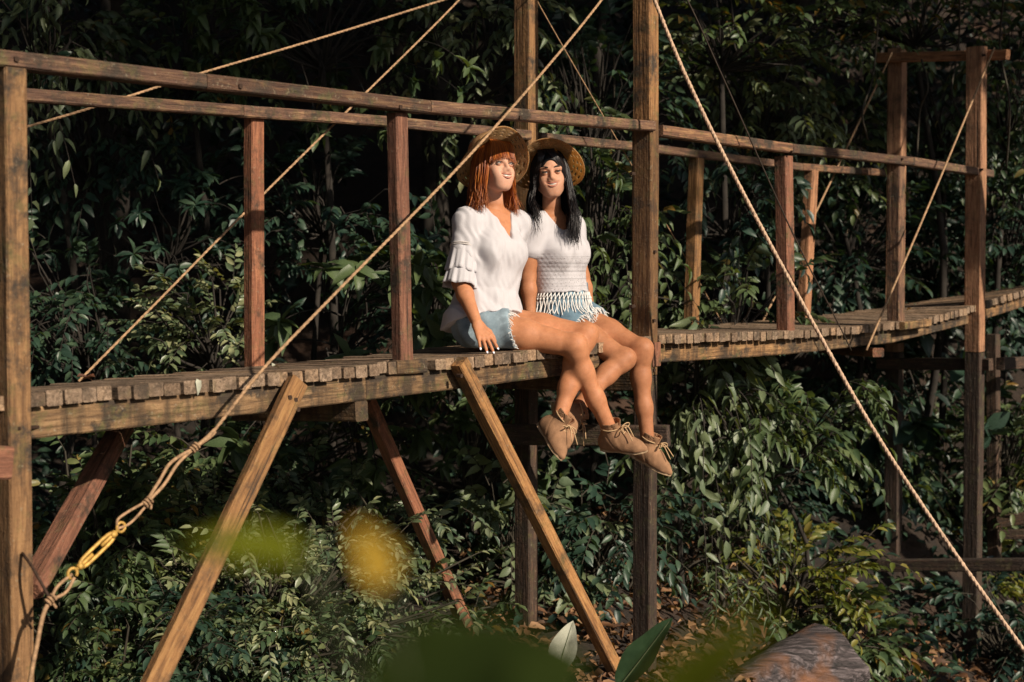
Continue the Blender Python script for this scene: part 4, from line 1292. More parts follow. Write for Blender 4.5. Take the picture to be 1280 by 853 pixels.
def hand_sdf(s, wr, d, back, side, curl=.35, spread=.16, sc=1.0):
    """palm, four fingers and a thumb; d to the fingertips, back out of the back of the hand, side towards the thumb"""
    d = nrm(d); back = nrm(back - d * (back @ d)); side = nrm(side - d * (side @ d) - back * (side @ back))
    K = []
    for i, (y, kx) in enumerate(((.031, .083), (.011, .088), (-.009, .084), (-.027, .076))):
        y *= sc; kx *= sc
        kn = wr + d * kx + side * y + back * .004
        s.cone(wr + d * .014 + side * y * .55, kn, .0135 * sc, .0105 * sc, .014)
        K.append(kn)
    tips = []
    for i, (kn, L) in enumerate(zip(K, (.068, .076, .071, .056))):
        a = (1.5 - i) * spread * .42
        e = nrm(d * math.cos(a) + side * math.sin(a))
        L *= sc
        p1 = kn + (e * math.cos(curl * .35) - back * math.sin(curl * .35)) * L * .45
        p2 = p1 + (e * math.cos(curl) - back * math.sin(curl)) * L * .32
        p3 = p2 + (e * math.cos(curl * 1.5) - back * math.sin(curl * 1.5)) * L * .23
        r = (.0082 if i < 3 else .0072) * sc
        s.cone(kn, p1, .0095 * sc, r, .006); s.cone(p1, p2, r, r * .93, .003); s.cone(p2, p3, r * .93, r * .78, .003)
        tips.append((p3, nrm(p3 - p2), nrm(back - (p3 - p2) * (back @ (p3 - p2)) / ((p3 - p2) @ (p3 - p2)))))
    t0 = wr + d * .022 * sc + side * .020 * sc - back * .006
    t1 = t0 + (d * .6 + side * .75 - back * .35) * .042 * sc
    t2 = t1 + (d * .9 + side * .3 - back * .3) * .030 * sc
    t3 = t2 + (d * .95 + side * .1 - back * .25) * .022 * sc
    s.cone(t0, t1, .0145 * sc, .011 * sc, .012); s.cone(t1, t2, .0105 * sc, .0095 * sc, .004); s.cone(t2, t3, .0095 * sc, .0075 * sc, .003)
    return tips

def leg_sdf(s, hip, knee, ank, toe, back_dir, fw=1.0):
    """thigh, knee, calf with its belly, ankle and foot"""
    md = (hip + knee) / 2
    s.cone(hip, md, .088 * fw, .073 * fw, .03); s.cone(md, knee, .073 * fw, .052 * fw, .03)
    s.ell(knee - nrm(back_dir) * .026 + UP * .012, np.eye(3), (.032, .032, .034), .03)
    sh = nrm(ank - knee); bd = nrm(back_dir - sh * (back_dir @ sh)); L = np.linalg.norm(ank - knee)
    s.cone(knee - bd * .012, knee + sh * .03 - bd * .010, .050 * fw, .047 * fw, .03)
    s.cone(knee, knee + sh * L * .3 + bd * .012, .050 * fw, .050 * fw, .03)
    s.cone(knee + sh * L * .28 + bd * .014, knee + sh * L * .62 + bd * .008, .050 * fw, .041 * fw, .03)
    s.cone(knee + sh * L * .6 + bd * .006, ank, .043 * fw, .033 * fw, .03)
    s.cone(ank, ank + sh * .045, .033, .028, .02)

def arm_sdf(s, sh, el, wr, fw=1.0):
    s.cone(sh, el, .046 * fw, .037 * fw, .03)
    m = el + (wr - el) * .3
    s.cone(el, m, .036 * fw, .0385 * fw, .02); s.cone(m, wr, .0385 * fw, .0245 * fw, .02)

def make_boot(parent, ank, sh_dir, foot_dir, side, lab=None, lace_seed=0, sc=.91):
    """desert boot: shaft, vamp and pointed toe, a sole, laces with a bow"""
    fd = nrm(foot_dir); up_ = nrm(-sh_dir - fd * (-sh_dir @ fd)); sd = np.cross(up_, fd)
    g = lambda x, y, z: ank + (fd * x + sd * y + up_ * z) * sc
    s = Sdf()
    s.loft([(g(-.014, 0, -.080), .033, .044), (g(-.010, 0, -.03), .036, .047), (g(-.004, 0, .012), .039, .046), (g(.002, 0, .085), .045, .052)], sd, fd, .01)
    s.chain([g(-.035, 0, -.058), g(.03, 0, -.05), g(.085, 0, -.066), g(.135, 0, -.073), g(.175, 0, -.079)], [.034, .041, .036, .031, .014], .03)
    s.ell(g(.045, 0, -.030), np.array([fd, sd, up_]), np.array([.062, .033, .036]), .03)
    s.cut(g(0, 0, -.088), -up_)
    s.cut(g(0, 0, .068), up_ * .97 - fd * .12)
    s.cone(g(.004, 0, .03), g(.006, 0, .10), .036, .042, .004, 's')
    s.cone(g(.044, 0, .03), g(.066, 0, .10), .003, .018, .004, 's')
    s.add(lambda P: np.linalg.norm((P - g(0, 0, .05)) - ((P - g(0, 0, .05)) @ up_)[:, None] * up_, axis=1) - .039, g(0, 0, .05) - .06, g(0, 0, .05) + .06, .004, 's') if 0 else None
    seam = lambda P: .0016 * np.exp(-(((P - g(.015, 0, -.04)) @ (fd * .8 + up_ * .6)) / .004) ** 2) + .0006 * np.sin(((P - ank) @ fd) * 190 + ((P - ank) @ up_) * 90) * np.exp(-(((P - g(.05, 0, -.04)) @ fd) / .03) ** 2)
    s.disp(seam)
    b = link('boot', s.mesh('boot', .0038), M_SUEDE, parent)
    if lab: b['label'] = lab
    # sole: an outline extruded
    out = [(-.070, 0), (-.064, .022), (-.04, .033), (0, .031), (.045, .033), (.09, .037), (.13, .034), (.165, .022), (.188, .004), (.188, -.004), (.165, -.022), (.13, -.034), (.09, -.037), (.045, -.033), (0, -.031), (-.04, -.033), (-.064, -.022)]
    mb = MB(); n = len(out); V = []
    for z, e in ((-.0845, .0), (-.0865, .010), (-.099, .010), (-.101, .004)):
        for x, y in out:
            V.append(g(x * (1 + e), y * (1 + e * 8), z + (.004 if 0 < x < .08 else 0) + max(0, x - .14) * .12))
    Q = [(i * n + j, i * n + (j + 1) % n, (i + 1) * n + (j + 1) % n, (i + 1) * n + j) for i in range(3) for j in range(n)]
    T = [(0, j + 1, j) for j in range(1, n - 1)] + [(3 * n, 3 * n + j, 3 * n + j + 1) for j in range(1, n - 1)]
    mb.add(V, T, Q)
    link('sole', mb.mesh('sole', False), M_SOLE, b)
    mb = MB(); q = np.random.default_rng(lace_seed)
    for k, (x, z) in enumerate(((.088, -.022), (.074, -.002), (.060, .018))):
        mb.tube(smooth_path([g(x - .018, -.026, z - .008), g(x, -.012, z + .010), g(x, .012, z + .010), g(x - .018, .026, z - .008)], 8), .0028, 5)
    kn = g(.056, 0, .036)
    an = np.linspace(0, 6.28, 18)
    mb.tube(g(-.002, 0, .034) + .050 * sc * (np.cos(an)[:, None] * fd + np.sin(an)[:, None] * sd), .0028, 5, cap=False)
    for sg in (-1, 1):
        mb.tube(smooth_path([kn, kn + fd * .02 + sd * sg * .025 + up_ * .012, kn + fd * .028 + sd * sg * .045, kn + fd * .02 + sd * sg * .03 - up_ * .012, kn], 12), .0026, 5)
        mb.tube(smooth_path([kn, kn + fd * .03 + sd * sg * .012 + up_ * .004, kn + fd * (.055 + .02 * q.random()) + sd * sg * .02 + UP * (-.03 - .02 * q.random())], 8), .0026, 5)
    link('lace', mb.mesh('lace'), M_LACE, b)
    return b

def make_hat(parent, c, R, crown=(.098, .088, .085), brim=.185, droop=.30, seed=0, flare=1.0, lift=.0, dip=.045):
    """woven straw hat: rows of braid, two openwork rows in the brim"""
    f, l, u = R
    q = np.random.default_rng(seed)
    NS = 132
    prof = []
    for t in np.linspace(0, 1, 15):                      # crown, from the top centre outwards and down
        a = t * math.pi / 2
        prof.append((max(.004, math.sin(a) ** .75), max(0, math.cos(a)) ** .6, 1))
    rows = []
    for s_, h_, _ in prof: rows.append((crown[0] * s_, crown[1] * s_, crown[2] * h_ ** .8, 0))
    nb = 19
    for i in range(1, nb + 1):
        t = i / nb
        rows.append((crown[0] + (brim - crown[0]) * t, crown[1] + (brim * .96 - crown[1]) * t, -droop * (brim - crown[0]) * t ** 1.6, t))
    V = []
    for i, (a, b, z, t) in enumerate(rows):
        w = .0022 * (1 if i % 2 else -1)
        for j in range(NS):
            an = j * 2 * math.pi / NS
            wv = t ** 1.3 * (lift * max(0, math.cos(an)) - dip * math.sin(an) ** 2) + t * t * (.010 * math.sin(2 * an + seed) + .006 * math.sin(3 * an + 2 * seed)) * flare
            br = .0009 * math.sin(an * 44 + i * 1.6)
            V.append(c + f * (a * math.cos(an)) + l * (b * math.sin(an)) + u * (z + w * .6 + wv + br))
    Q = []
    open_rows = {21, 25, 29}
    for i in range(len(rows) - 1):
        for j in range(NS):
            if i in open_rows and (j // 3 + i) % 2 == 0: continue
            k = (j + 1) % NS
            Q.append((i * NS + j, i * NS + k, (i + 1) * NS + k, (i + 1) * NS + j))
    me = mesh_np('straw_hat', V, None, Q)
    o = link('straw_hat', me, M_STRAW, parent)
    md = o.modifiers.new('thick', 'SOLIDIFY'); md.thickness = .0028; md.offset = 0
    mb = MB(); an = np.linspace(0, 2 * math.pi, 60)
    a, b, z, t = rows[-1]
    mb.tube([c + f * a * math.cos(x) + l * b * math.sin(x) + u * (z + lift * max(0, math.cos(x)) - dip * math.sin(x) ** 2 + .010 * math.sin(2 * x + seed) * flare + .006 * math.sin(3 * x + 2 * seed) * flare) for x in an], .0032, 6, cap=False)
    link('brim_edge', mb.mesh('brim_edge'), M_STRAW, o)
    return o

def strands(paths, rads, seg=5):
    mb = MB()
    for p, r_ in zip(paths, rads):
        mb.tube(p, r_, seg, cap=False)
    return mb

def folds(P0, ax1, ax2, amp, fr, seed):
    q = np.random.default_rng(seed); ph = q.uniform(0, 6.28, 6); w = q.uniform(.6, 1.6, 6)
    def fn(P):
        d = P - P0; a = d @ ax1; b = d @ ax2
        z = 0
        for i in range(6):
            z = z + np.sin(fr * w[i] * (a + .35 * math.sin(ph[i]) * b) + ph[i] + 1.5 * np.sin(b * fr * .35 + ph[i] * 2))
        return amp * z / 3
    return fn

# ------------------------------------------------------------------ first woman
def torso_st(P, N, T, l, f):
    ax = N - P
    return [(P + ax * t + f * o, a, b) for t, a, b, o in T]

def person_red():
    J = {}
    P = pf(607, 406, -.27); f = nrm([.70, -.714, 0]); l = np.cross(UP, f); pfw, pl = NOR, DIR
    N = pf(618, 264, -.29)
    root = empty('person', (P[0], P[1], P[2] - .10), 'red haired woman in straw hat and white ruffle sleeved blouse looking up to the right', 'person', 'women sitting side by side on the bridge')
    hR, hL = P - pl * .085 + pfw * .02, P + pl * .085 + pfw * .02
    kR, kL = pf(717, 432, .14), pf(731, 419, .12)
    aR, aL = pf(764, 541, .22), pf(698, 528, .10)
    tR, tL = nrm([.90, -.42, -.03]), nrm([.40, -.62, -.62])
    l2 = nrm([.80, .60, 0]); f2 = np.cross(l2, UP)
    shR = N - l2 * .158 - UP * .058; shL = N + l2 * .135 - UP * .06 + f2 * .0
    el = pf(575, 353, -.29); wr = pf(596, 404, -.13)
    elL = shL - f * .10 + l * .02 - UP * .24; wrL = elL - f * .06 - UP * .215 - l * .03
    s = Sdf()
    s.ell(P + UP * .0, np.array([pl, pfw, UP]), (.172, .125, .12), .03)
    s.loft(torso_st(P, N, [(.02, .15, .115, 0), (.25, .125, .095, 0), (.5, .135, .10, .0), (.72, .15, .105, .0), (.88, .135, .085, 0), (.97, .085, .06, 0)], l2, f2), l2, f2, .03)
    ax = N - P
    for y in (-1, 1):
        s.ell(P + ax * .64 + f2 * .082 + l2 * y * .068, np.array([f2, l2, UP]), (.062, .06, .065), .03)
    s.cone(shR, N - UP * .03 - l2 * .03, .048, .05, .04); s.cone(shL, N - UP * .03 + l2 * .03, .048, .05, .04)
    hd = nrm([.56, -.80, .22]); Rh = frame(hd, [.04, .04, 1]); sc = 1.04
    H = pf(619, 211, -.255)
    s.cone(N - UP * .03 - f2 * .005, H - Rh[2] * .055 - Rh[0] * .036, .052, .045, .018)
    leg_sdf(s, hR, kR, aR, aR + tR * .15, -pfw); leg_sdf(s, hL, kL, aL, aL + tL * .15, -pfw)
    arm_sdf(s, shR, el, wr); arm_sdf(s, shL, elL, wrL)
    g = head_sdf(s, H, Rh, sc)
    tipd = nrm(pf(613, 440, -.035) - wr)
    tips = hand_sdf(s, wr, tipd, nrm([.35, -.85, .35]), nrm(np.cross(tipd, [.35, -.85, .35])) * (1 if np.cross(tipd, [.35, -.85, .35]) @ np.array([1, 0, 0]) > 0 else -1), curl=.18, spread=.30)
    hand_sdf(s, wrL, nrm(-f * .5 + l * .4 - UP * .25), UP, -l, curl=.1)
    body = link('body', s.mesh('body', .0036), M_SKIN1, root)
    face_parts(body, H, Rh, g, sc, M_BROW, np.array([.12, 0, .10]))
    mb = MB()
    for p, d, b in tips:
        an = np.linspace(0, 6.28, 9)[:-1]; sd_ = np.cross(d, b)
        V = [p + b * .0066 + d * .001] + [p + b * .0052 + d * .0075 * math.cos(a) + sd_ * .0048 * math.sin(a) for a in an]
        mb.add(V, [(0, 1 + i, 1 + (i + 1) % 8) for i in range(8)])
    tag(link('fingernails', mb.mesh('fingernails'), simple('pale nail polish', (.55, .52, .58), .25), body), kind=None)
    # shorts
    s = Sdf()
    s.ell(P, np.array([pl, pfw, UP]), (.186, .139, .132), .03)
    s.loft([(P + UP * .02, .165, .128), (P + UP * .09, .142, .112), (P + UP * .17, .13, .10)], pl, pfw, .03)
    for h_, k_ in ((hR, kR), (hL, kL)):
        d = nrm(k_ - h_); e = h_ + d * .145
        s.cone(h_, e + d * .03, .108, .099, .025)
    d = nrm((kR + kL) / 2 - (hR + hL) / 2)
    s.cut((hR + hL) / 2 + d * .135, nrm(d + UP * .42))
    s.cut(P + UP * .155, UP)
    s.disp(folds(P, nrm(pfw + UP * .3), pl, .005, 55, 3))
    dsk = float(np.interp(P @ DIR, ft, fz))
    s.cut(P * np.array([1, 1, 0]) + UP * (dsk + .004), -UP)
    sh = link('shorts', s.mesh('shorts', .0045), M_DENIM1, root)
    q = np.random.default_rng(4); mb = MB()
    cN = nrm(d + UP * .42)
    mid_ = (hR + hL) / 2 + d * .131
    for h_, k_ in ((hR, kR), (hL, kL)):
        dl = nrm(k_ - h_)
        a_ = nrm(np.cross(cN, UP)); b_ = np.cross(cN, a_)
        for k in range(70):
            an = k / 70 * 6.28; e = a_ * math.cos(an) + b_ * math.sin(an)
            cpt = h_ + dl * (((mid_ - h_) @ cN) / (dl @ cN)) + e * .104
            if cpt[2] < dsk + .01: continue
            mb.tube([cpt, cpt + d * .012 + q.normal(0, .004, 3), cpt + d * q.uniform(.014, .034) - UP * q.uniform(.002, .02) + q.normal(0, .006, 3)], .0016, 4, cap=False)
    tag(link('frayed_hem', mb.mesh('frayed_hem'), M_FRAY, sh), kind='stuff')
    mb = MB()
    p_ = P + UP * .125
    an = np.linspace(0, 6.28, 40)
    mb.tube(p_ + .138 * np.cos(an)[:, None] * pl + .110 * np.sin(an)[:, None] * pfw, .006, 6, cap=False)
    link('waistband', mb.mesh('waistband'), M_DENIM1, sh)
    # blouse
    s = Sdf()
    s.loft(torso_st(P, N, [(-.08, .215, .185, -.004), (.05, .207, .176, -.004), (.15, .185, .150, -.002), (.3, .155, .128, .0), (.5, .16, .125, .008), (.7, .165, .125, .012), (.86, .142, .10, .0), (.96, .085, .068, -.004), (1.01, .062, .060, -.006)], l2, f2), l2, f2, .03)
    for y in (-1, 1):
        s.ell(P + ax * .63 + f2 * .092 + l2 * y * .066, np.array([f2, l2, UP]), (.064, .064, .075), .05)
    s.cone(shR + UP * .004, N - UP * .035 - l2 * .03, .062, .06, .05); s.cone(shL, N - UP * .035 + l2 * .03, .062, .06, .05)
    s.cone(shL, elL, .066, .075, .03)
    ua = nrm(el - shR); Lu = np.linalg.norm(el - shR)
    s.cone(shR, shR + ua * Lu * .50, .066, .064, .04)
    # V neck, hem
    def vneck(Q_):
        e = Q_ - N; x = e @ f2; y = e @ l2; z = e[:, 2]
        return np.maximum(np.maximum(np.abs(y) - .066 * np.clip(1 + z / .135, -.3, 1.2), .02 - x), z - .08) * .8
    s.add(vneck, N - .2, N + .2, .006, 's')
    s.cone(N + UP * .035, N + UP * .14, .066, .08, .01, 's')
    s.cut(P + UP * .030 + f * .05, nrm(-UP + f2 * .42))
    s.disp(folds(P, l2, ax / np.linalg.norm(ax), .0040, 75, 8))
    s.disp(folds(P, nrm(l2 - UP * .25), UP, .0016, 150, 12))
    bl = link('blouse', s.mesh('blouse', .0045), M_BLOUSE, root)
    X = nrm(np.cross(ua, f)); Y = np.cross(ua, X)
    def tier(name, t0, t1, r0, r1, seed):
        mb = MB(); n, m_ = 10, 96
        V = []
        for i in range(n):
            t = i / (n - 1)
            c = shR + ua * Lu * (t0 + (t1 - t0) * t)
            for j in range(m_):
                an = j * 2 * math.pi / m_
                rr = r0 + (r1 - r0) * t ** .8 + (.0042 * math.sin(9 * an + seed) + .0028 * math.sin(17 * an + seed * 2)) * t
                V.append(c + rr * (math.cos(an) * X + math.sin(an) * Y) + ua * .005 * math.sin(4 * an + seed) * t)
        Q = [(i * m_ + j, i * m_ + (j + 1) % m_, (i + 1) * m_ + (j + 1) % m_, (i + 1) * m_ + j) for i in range(n - 1) for j in range(m_)]
        mb.add(V, None, Q)
        o = link(name, mb.mesh(name), M_BLOUSE, bl)
        md = o.modifiers.new('thick', 'SOLIDIFY'); md.thickness = .003
        mb = MB(); mb.tube(np.array([V[(n - 1) * m_ + j % m_] for j in range(m_ + 1)]), .003, 5, cap=False)
        return o
    tier('sleeve_ruffle', .40, .84, .060, .074, 1)
    tier('sleeve_ruffle', .66, 1.07, .060, .080, 4)
    mb = MB(); an = np.linspace(0, 6.28, 50)
    for t, r_ in ((.40, .0655), (.43, .066)):
        mb.tube(shR + ua * Lu * t + r_ * (np.cos(an)[:, None] * X + np.sin(an)[:, None] * Y), .0034, 5, cap=False)
    link('sleeve_trim', mb.mesh('sleeve_trim'), M_TRIM, bl)
    # hat
    hu = nrm(Rh[2] - Rh[0] * .76 + Rh[1] * .12)
    Rt = frame(Rh[0], hu)
    Rt = np.array([nrm(Rh[0] - hu * (Rh[0] @ hu)), np.cross(hu, nrm(Rh[0] - hu * (Rh[0] @ hu))), hu])
    hc = g(-.034, 0, .060)
    make_hat(root, hc, Rt, (.102 * sc, .089 * sc, .112), .182, .16, 1)
    # hair
    q = np.random.default_rng(11)
    s = Sdf()
    s.ell(g(-.011, 0, .037), Rh, np.array([.099, .080, .090]) * sc, .02)
    s.ell(g(-.050, 0, -.035), Rh, np.array([.048, .078, .075]) * sc, .04)
    s.ell(g(.095, 0, -.120), Rh, np.array([.100, .064, .168]) * sc, .01, 's')
    hair = link('hair', s.mesh('hair', .0045), M_HRED, root)
    paths, rads = [], []
    for k in range(1150):
        ph = q.uniform(68, 312) * math.pi / 180
        cx, sy = math.cos(ph), math.sin(ph)
        r_ = q.uniform(.96, 1.1)
        p0 = g(-.020 + .092 * cx * r_, .080 * sy * r_, .055)
        p1 = g(-.022 + .098 * cx * r_, .092 * sy * r_, -.02)
        Ld = q.uniform(.155, .205)
        p2 = p1 - UP * Ld * .5 + (Rh[1] * sy * .012 - Rh[0] * .004)
        p3 = p1 - UP * Ld + Rh[1] * sy * q.normal(.012, .014) + Rh[0] * q.normal(.006, .012)
        pt = smooth_path([g(-.015 + .060 * cx, .052 * sy, .120), p0, p1, p2, p3], 9)
        wv = np.linspace(0, 1, 9) * .008
        pt = pt + (np.sin(np.linspace(0, 7, 9) + q.uniform(0, 6))[:, None] * wv[:, None]) * Rh[1] + (np.cos(np.linspace(0, 6, 9) + q.uniform(0, 6))[:, None] * wv[:, None]) * Rh[0]
        paths.append(pt); rads.append(np.array([.004, .005, .0052, .005, .0048, .0044, .0038, .003, .0012]) * q.uniform(.2, .45))
    for k in range(260):                        # fringe
        y = q.uniform(-.062, .062)
        p0 = g(.070 - abs(y) * .45, y, .070); e = .022 + .34 * abs(y) + q.uniform(-.008, .012)
        p2 = g(.099 - 8.5 * y * y, y * 1.14 + q.normal(-.006, .005), .048 - e * .9)
        paths.append(smooth_path([g(.020, y * .75, .129), g(.070, y * .95, .103), (p0 + p2) / 2 + Rh[0] * .012, p2], 6)); rads.append(np.array([.003, .0034, .0034, .003, .0022, .001]) * q.uniform(.4, .8))
    link('hair_strands', strands(paths, rads).mesh('hair_strands'), M_HRED, hair)['kind'] = 'stuff'
    # boots
    make_boot(root, aR, nrm(aR - kR), tR, l, 'boot stretched out to the right', 1)
    make_boot(root, aL, nrm(aL - kL), tL, l, 'boot crossed behind and pointing down', 2)
    return root, s

def person_black():
    P = pf(705, 398, -.27); pfw, pl = NOR, DIR
    f = NOR; l = DIR
    N = pf(691, 268, -.28)
    root = empty('person', (P[0], P[1], P[2] - .10), 'dark haired woman in straw hat and white fringed crochet top sitting beside the tower post', 'person', 'women sitting side by side on the bridge')
    hR, hL = P - pl * .085 + pfw * .02, P + pl * .085 + pfw * .02
    kR, kL = pf(779, 449, .10), pf(801, 437, .12)
    aR, aL = pf(716, 516, .04), pf(810, 556, .16)
    tR, tL = nrm([.22, -.38, -.90]), nrm([.80, -.42, -.42])
    l2 = nrm([.72, .69, 0]); f2 = np.cross(l2, UP)
    shR = N - l2 * .155 - UP * .062; shL = N + l2 * .145 - UP * .06
    el = pf(660, 347, -.33); wr = pf(663, 400, -.30)
    elL = shL + f * .02 + l * .05 - UP * .25; wrL = elL + f * .04 - UP * .2 + l * .02
    ax = N - P
    s = Sdf()
    s.ell(P, np.array([pl, pfw, UP]), (.168, .122, .115), .03)
    s.loft(torso_st(P, N, [(.02, .145, .11, 0), (.25, .12, .09, 0), (.5, .13, .095, .0), (.72, .145, .10, .0), (.88, .13, .08, 0), (.97, .085, .06, 0)], l2, f2), l2, f2, .03)
    for y in (-1, 1):
        s.ell(P + ax * .64 + f2 * .08 + l2 * y * .066, np.array([f2, l2, UP]), (.058, .058, .062), .03)
    s.cone(shR, N - UP * .03 - l2 * .03, .046, .048, .04); s.cone(shL, N - UP * .03 + l2 * .03, .046, .048, .04)
    hd = nrm([.03, -1.0, .10]); Rh = frame(hd, [-.09, .0, 1]); sc = 1.03
    H = pf(688, 219, -.25)
    s.cone(N - UP * .03 - f2 * .005, H - Rh[2] * .055 - Rh[0] * .036, .051, .044, .018)
    leg_sdf(s, hR, kR, aR, aR + tR * .15, -pfw, .95); leg_sdf(s, hL, kL, aL, aL + tL * .15, -pfw, .95)
    arm_sdf(s, shR, el, wr); arm_sdf(s, shL, elL, wrL)
    g = head_sdf(s, H, Rh, sc)
    hand_sdf(s, wr, nrm(-UP + f * .2 - l * .1), nrm(f - l), nrm(f + l), curl=.3)
    hand_sdf(s, wrL, nrm(f * .7 - UP * .5), UP, -l, curl=.2)
    body = link('body', s.mesh('body', .0036), M_SKIN2, root)
    face_parts(body, H, Rh, g, sc, M_BROW2, np.array([0, 0, .02]))
    # shorts
    dsk = float(np.interp(P @ DIR, ft, fz))
    s = Sdf()
    s.ell(P, np.array([pl, pfw, UP]), (.182, .136, .127), .03)
    s.loft([(P + UP * .02, .16, .125), (P + UP * .09, .145, .112), (P + UP * .19, .135, .105)], pl, pfw, .03)
    for h_, k_ in ((hR, kR), (hL, kL)):
        d = nrm(k_ - h_); s.cone(h_, h_ + d * .18, .104, .096, .025)
    d = nrm((kR + kL) / 2 - (hR + hL) / 2)
    cN = nrm(d + UP * .35)
    s.cut((hR + hL) / 2 + d * .145, cN)
    s.cut(P + UP * .18, UP)
    s.disp(folds(P, nrm(pfw + UP * .3), pl, .005, 55, 6))
    s.cut(P * np.array([1, 1, 0]) + UP * (dsk + .004), -UP)
    sh = link('shorts', s.mesh('shorts', .0045), M_DENIM2, root)
    q = np.random.default_rng(14); mb = MB()
    mid_ = (hR + hL) / 2 + d * .141
    for h_, k_ in ((hR, kR), (hL, kL)):
        dl = nrm(k_ - h_)
        a_ = nrm(np.cross(cN, UP)); b_ = np.cross(cN, a_)
        for k in range(80):
            an = k / 80 * 6.28; e = a_ * math.cos(an) + b_ * math.sin(an)
            cpt = h_ + dl * (((mid_ - h_) @ cN) / (dl @ cN)) + e * .10
            if cpt[2] < dsk + .01: continue
            mb.tube([cpt - d * .006, cpt + d * .012 + q.normal(0, .004, 3), cpt + d * q.uniform(.014, .034) - UP * q.uniform(.002, .02) + q.normal(0, .006, 3)], .002, 4, cap=False)
    tag(link('frayed_hem', mb.mesh('frayed_hem'), M_FRAY, sh), kind='stuff')
    # crochet top
    s = Sdf()
    s.loft(torso_st(P, N, [(.20, .150, .122, .0), (.35, .145, .118, .0), (.5, .148, .116, .006), (.7, .155, .118, .010), (.86, .135, .092, .0), (.96, .082, .066, -.004), (1.0, .062, .06, -.006)], l2, f2), l2, f2, .03)
    for y in (-1, 1):
        s.ell(P + ax * .63 + f2 * .088 + l2 * y * .062, np.array([f2, l2, UP]), (.060, .062, .07), .05)
    s.cone(shR + UP * .002, N - UP * .035 - l2 * .03, .058, .057, .05); s.cone(shL, N - UP * .035 + l2 * .03, .058, .057, .05)
    s.cone(shR, shR + (el - shR) * .42, .060, .060, .03); s.cone(shL, shL + (elL - shL) * .42, .060, .060, .03)
    ua = nrm(el - shR)
    def scoop(Q_):
        e = Q_ - N; x = e @ f2; y = e @ l2; z = e[:, 2]
        return np.maximum(np.maximum((np.sqrt((y / .072) ** 2 + (np.minimum(z, 0) / .078) ** 2) - 1) * .06, .02 - x), z - .08)
    s.add(scoop, N - .2, N + .2, .006, 's')
    s.cone(N + UP * .03, N + UP * .14, .068, .08, .01, 's')
    hz = P[2] + np.linalg.norm(ax) * .235
    s.cut(P * np.array([1, 1, 0]) + UP * hz, nrm(-UP + f2 * .12))
    s.disp(folds(P, l2, ax / np.linalg.norm(ax), .0026, 70, 18))
    def holes(P_):
        z = (P_[:, 2] - hz); a = np.arctan2((P_ - P) @ f2, (P_ - P) @ l2)
        return np.where(z < .20, .0006 * np.sin(z * 300) + .0006 * np.sin(a * 46) * np.sin(z * 170), 0)
    s.disp(holes)
    top = link('crochet_top', s.mesh('crochet_top', .0042), cloth('white crochet cotton', (.54, .52, .55), 300, .4, .08, float(hz + .19)), root)
    # cuffs
    mb = MB(); X = nrm(np.cross(ua, f)); Y = np.cross(ua, X); an = np.linspace(0, 6.28, 40)
    cc = shR + (el - shR) * .42 + ua * .055
    # fringe: knotted strands hanging from the hem
    mb = MB(); nst = 44
    aa, bb = .152, .126
    cb = P + ax * .235
    knots = []
    for k in range(nst):
        an = k * 2 * math.pi / nst
        e = cb + l2 * aa * math.cos(an) + f2 * bb * math.sin(an); e[2] = hz + .004 + .12 * (e - P) @ f2 * .5
        e2 = cb + l2 * aa * 1.05 * math.cos(an + .07) + f2 * bb * 1.08 * math.sin(an + .07); e2[2] = e[2] - .030
        kn = e2
        L_ = q.uniform(.075, .105)
        side = l2 * math.cos(an) + f2 * math.sin(an)
        tt = -l2 * math.sin(an) + f2 * math.cos(an)
        mb.tube([e - tt * .011, kn], .0026, 5); mb.tube([e + tt * .011, kn], .0026, 5)
        mb.tube([kn + UP * .006, kn - UP * .006], .0052, 6)
        for dx in (-1, 1):
            mb.tube(smooth_path([kn, kn - UP * L_ * .5 + tt * dx * .008 + side * .010 + q.normal(0, .003, 3), kn - UP * L_ * .85 + tt * dx * .004 + side * (.02 + .02 * max(0, side @ f2)) + q.normal(0, .005, 3)], 6), .0027, 5)
    link('fringe', mb.mesh('fringe'), M_FRAY, top)['kind'] = 'stuff'
    # hat
    hu = nrm(Rh[2] - Rh[0] * .70 + Rh[1] * .06)
    fx = nrm(Rh[0] - hu * (Rh[0] @ hu))
    Rt = np.array([fx, np.cross(hu, fx), hu])
    make_hat(root, g(-.032, 0, .062), Rt, (.102 * sc, .089 * sc, .108), .180, .16, 2)
    # hair
    s = Sdf()
    s.ell(g(-.011, 0, .037), Rh, np.array([.099, .080, .091]) * sc, .02)
    s.ell(g(-.050, 0, -.035), Rh, np.array([.048, .078, .075]) * sc, .04)
    s.ell(g(.095, 0, -.120), Rh, np.array([.100, .064, .180]) * sc, .01, 's')
    hair = link('hair', s.mesh('hair', .0045), M_HBLK, root)
    paths, rads = [], []
    q = np.random.default_rng(17)
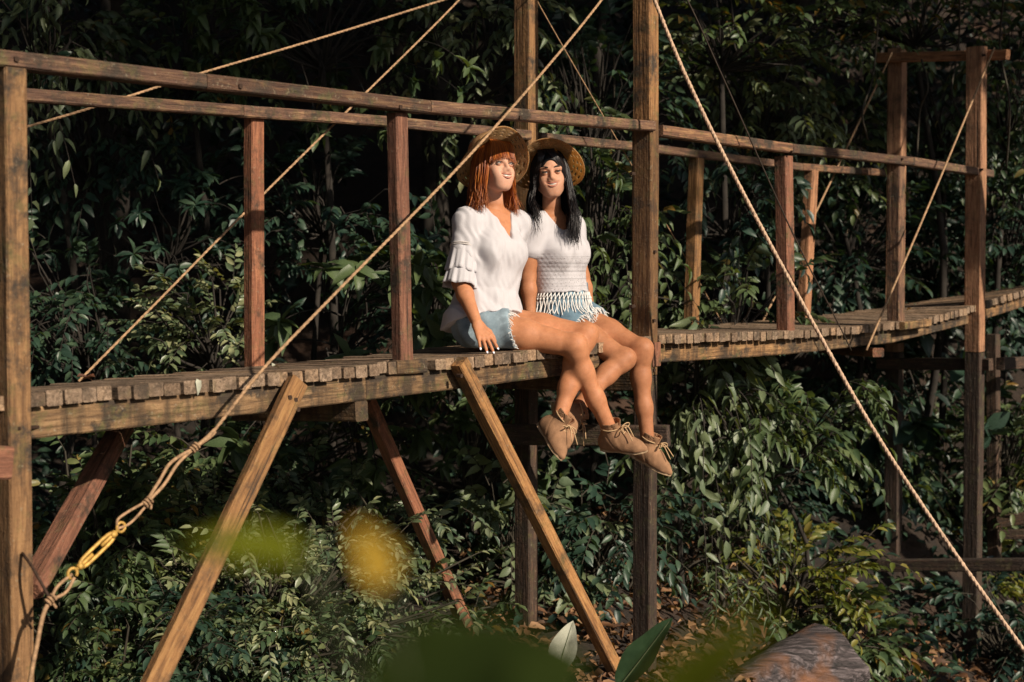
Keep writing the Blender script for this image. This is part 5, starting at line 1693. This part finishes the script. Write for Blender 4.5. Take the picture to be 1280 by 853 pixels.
    for k in range(1150):
        ph = q.uniform(52, 308) * math.pi / 180
        cx, sy = math.cos(ph), math.sin(ph)
        r_ = q.uniform(.96, 1.1)
        p0 = g(-.020 + .092 * cx * r_, .080 * sy * r_, .058)
        p1 = g(-.018 + .095 * cx * r_, .090 * sy * r_, -.03)
        sg = 1 if sy > 0 else -1
        Ld = q.uniform(.24, .34) if sg > 0 else q.uniform(.19, .27)
        w = q.normal(0, .012, 3)
        fr = q.uniform(.02, .085) if sy * sg > .35 else q.uniform(-.03, .02)
        p2 = p1 - UP * Ld * .42 + Rh[1] * sg * .018 + Rh[0] * fr * .4
        p3 = p1 - UP * Ld * .72 + Rh[1] * sg * (.030 if sg > 0 else .0) + Rh[0] * fr + w * .6
        p4 = p1 - UP * Ld + Rh[1] * sg * (.022 if sg > 0 else -.012) + Rh[0] * (fr + .01) + w
        pt = smooth_path([g(-.015 + .060 * cx, .052 * sy, .121), p0, p1, p2, p3, p4], 12)
        wv = np.linspace(0, 1, 12) * .009
        pt = pt + (np.sin(np.linspace(0, 9, 12) + q.uniform(0, 6))[:, None] * wv[:, None]) * Rh[1]
        paths.append(pt); rads.append(np.array([.004, .005, .0052, .005, .005, .0048, .0044, .004, .0036, .003, .0022, .001]) * q.uniform(.2, .45))
    for k in range(260):
        sg = 1 if k % 2 else -1
        y0 = q.uniform(0, .03) * sg - .012
        p0 = g(.074, y0, .078)
        y1 = sg * q.uniform(.050, .078) - .004
        p2 = g(.082 - abs(y1) * .55, y1, .03 - q.uniform(0, .04))
        pm = g(.092 - abs(y1) * .2, (y0 + y1) / 2, .064)
        p4 = g(.03, y1 * 1.15, -.06)
        paths.append(smooth_path([g(.015, y0 * 1.6, .131), g(.062, y0 * 1.3, .110), pm, p2, p4], 8)); rads.append(np.array([.003, .0036, .0038, .0038, .0036, .003, .0022, .001]) * q.uniform(.5, .9))
    link('hair_strands', strands(paths, rads).mesh('hair_strands'), M_HBLK, hair)['kind'] = 'stuff'
    make_boot(root, aR, nrm(aR - kR), tR, l, 'boot tucked back under the bridge', 3)
    make_boot(root, aL, nrm(aL - kL), tL, l, 'boot hanging lowest beside the tower leg', 4)
    return root
import time as _t
_t0 = _t.time()
person_red()
person_black()
print('people', _t.time() - _t0)
